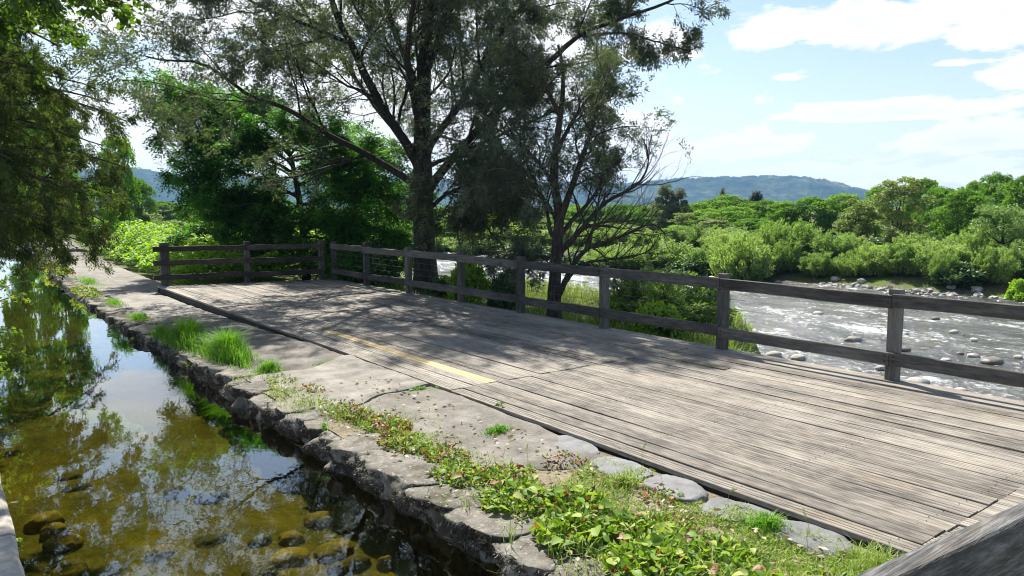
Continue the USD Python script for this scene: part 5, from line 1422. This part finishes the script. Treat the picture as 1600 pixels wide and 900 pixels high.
for px, py, wpx, mt, lb in [(1278, 491, 16, 0, 'light stone in mid river right of the third post'), (1253, 506, 13, 0, 'small tan stone in the smooth water'), (1334, 531, 22, 0, 'long pale stone left of the nearest post'), (1322, 531, 8, 1, 'dark tip beside the long pale stone'), (1356, 495, 7, 1, 'tiny dark stone left of the nearest post'), (1462, 498, 14, 1, 'dark stone under a white riffle'),
                            (1490, 519, 14, 0, 'oval tan stone in mid river'), (1505, 523, 5, 1, 'tiny dark stone beside the oval tan one'), (1522, 532, 14, 0, 'flat tan stone right of the oval one'), (1408, 547, 28, 1, 'long dark flat stone touching the nearest post'), (1446, 546, 15, 1, 'dark stone right of the long flat one'), (1466, 544, 14, 0, 'pinkish stone beside the dark one'),
                            (1501, 552, 12, 1, 'dark wet stone left of the tan boulder'), (1521, 557, 19, 0, 'tan boulder in the right part of the river'), (1478, 564, 17, 0, 'brightest pale stone below the pinkish one'), (1550, 565, 34, 1, 'wide dark slab of rock in the right part of the river'), (1591, 559, 15, 0, 'pale stone near the right border'), (1463, 557, 11, 1, 'submerged dark stone above the brightest one'),
                            (1415, 522, 10, 0, 'small pale stone right of the nearest post'), (1247, 560, 24, 0, 'brown stone below the lower rail'), (1284, 534, 10, 1, 'small dark stone in foam'), (1208, 556, 26, 0, 'white stone at the near waterline'), (1434, 600, 36, 0, 'long pale stone below the lower rail'), (1500, 612, 22, 0, 'pale rounded stone below the lower rail'), (1546, 620, 14, 0, 'small pinkish stone below the lower rail'),
                            (1066, 527, 28, 0, 'grey rock on the near bank between posts'), (1042, 522, 20, 0, 'white rock on the near bank between posts'), (1130, 540, 24, 0, 'pale rock at the foot of the third post'), (1375, 575, 14, 0, 'stone in the shallows left of the nearest post')]:
    p = bank_pt(px, py, -1.98 if py < 520 or px > 1150 else -1.85); dep = (p - EYE) @ FWD; s = wpx / F * dep / 2
    t = thing('river_stone', lb, 'stone', p); add('stone', boulder(p, (s * 1.05, s * .85, s * (.42 if mt else .55)), rng, 2, .2, seed=px), M['dark_pebble' if mt else 'pebble'], t, smooth=50)

big = []
for i, (px, X, s, lb) in enumerate([(1535, 38.3, .34, 'big grey boulder on the gravel bank right of the dark bush'), (1494, 38.2, .28, 'tan boulder on the gravel bank left of the dark bush'), (1562, 37.6, .25, 'grey boulder low on the gravel at the right'), (1352, 38.0, .30, 'pale boulder on the gravel left of the nearest post'), (1440, 37.4, .26, 'whitish boulder above the top rail'), (1590, 38.2, .28, 'boulder on the gravel by the right border'), (1310, 38.0, .3, 'dark boulder below the feathery shrubs'), (1470, 37.2, .24, 'flat boulder at the waterline')]):
    xy, _ = onx(px, X); p = np.array([*xy, float(ground_z(xy[:1], xy[1:])[0])])
    t = thing('boulder', lb, 'stone', p); add('stone', boulder(p + [0, 0, s * .15], (s * .75, s * .7, s * .45), rng, 2, .3), M['pebble'], t, smooth=50)
ico = trimesh.creation.icosphere(subdivisions=1); iv, if_ = np.array(ico.vertices), np.array(ico.faces)
n = 1700
y = 1 + 25 * rng.random(n) ** 1.0; x = 34.9 + 2.9 * rng.random(n) ** 1.2 - .045 * (y - 12)
s = .05 + .12 * rng.random(n) ** 3
zz = ground_z(x, y)
jit = 1 + .28 * rng.normal(size=(n, len(iv)))
v = iv[None] * jit[..., None] * (s[:, None] * np.stack([1.1 + .4 * rng.random(n), 1.1 + .4 * rng.random(n), .6 + .3 * rng.random(n)], 1))[:, None] + np.stack([x, y, zz + s * .25], 1)[:, None]
pb, pf = v.reshape(-1, 3), (if_[None] + (np.arange(n) * len(iv))[:, None, None]).reshape(-1, 3)
add('gravel_bank', (pb, pf), M['pebble'], label='grey cobbles and gravel along the far waterline', cat='gravel', kind='stuff')

# far bank ground cover: rough grass between the shrubs
n = 14000
y = 5 + 60 * rng.random(n); x = 40 + 26 * rng.random(n) ** 1.3
pos = np.stack([x, y, ground_z(x, y)], 1)
bl, tn = blades(pos, .34, .05, rng, .7)
add('meadow_grass', bl, M['robinia'], label='rough light grass between shrubs on the far bank', cat='grass', kind='stuff', tint=tn)

# leaves drifting on the canal
for px, py, lb, mt in [(505, 716, 'yellow-green leaf floating by the wall', 'ground_leaf'), (571, 751, 'orange leaf floating by the wall', 'red_leaf'), (580, 766, 'brown-red leaf floating by the wall', 'red_leaf'), (588, 772, 'green leaf floating by the wall', 'ground_leaf'), (32, 785, 'pale leaf floating beside the left kerb', 'dry_leaf'), (210, 528, 'leaf cluster floating below the tall grass', 'ground_leaf')]:
    p = bank_pt(px, py, CANAL_Z + .006); b = rng.random() * 6.283
    d = np.array([math.cos(b), math.sin(b), 0.0]); pth = add('floating_leaf', weed_leaf(p, d, np.array([0, 0, 1.0]), .075, .05, -.05), M[mt], label=lb, cat='leaf', tint=rng.random(), smooth=40)

# roots trailing along the wall foot
rp = []
for a in range(9):
    y0 = 3.0 + .75 * a + .3 * rng.random(); q = np.linspace(0, 1, 12)
    rp.append(np.stack([2.71 - .05 * np.sin(q * 3 + a) - .05 * q + .01 * rng.normal(size=12), y0 + 1.1 * q, -.10 - .16 * q ** .6 + .02 * np.sin(q * 9 + a)], 1))
add('trailing_roots', tubes(np.stack(rp), np.full((9, 12), .0020), 4), M['bark2'], label='thin brown roots trailing along the foot of the canal wall', cat='root', kind='stuff', tint=.1)


# ------------------------------------------------------------------ the afternoon air
def haze():
    g = G()
    vol = g.n('principled_volume', 'volume', color=(.30, .56, 1.0), density=HAZE, anisotropy=.2)
    m = g.done('haze_air', volume=vol)
    add('haze', box(-3600, 3600, -1200, 3900, -4.5, 185), m, label='thin blue summer haze filling the valley', cat='haze', kind='stuff')


HAZE = .00012
haze()
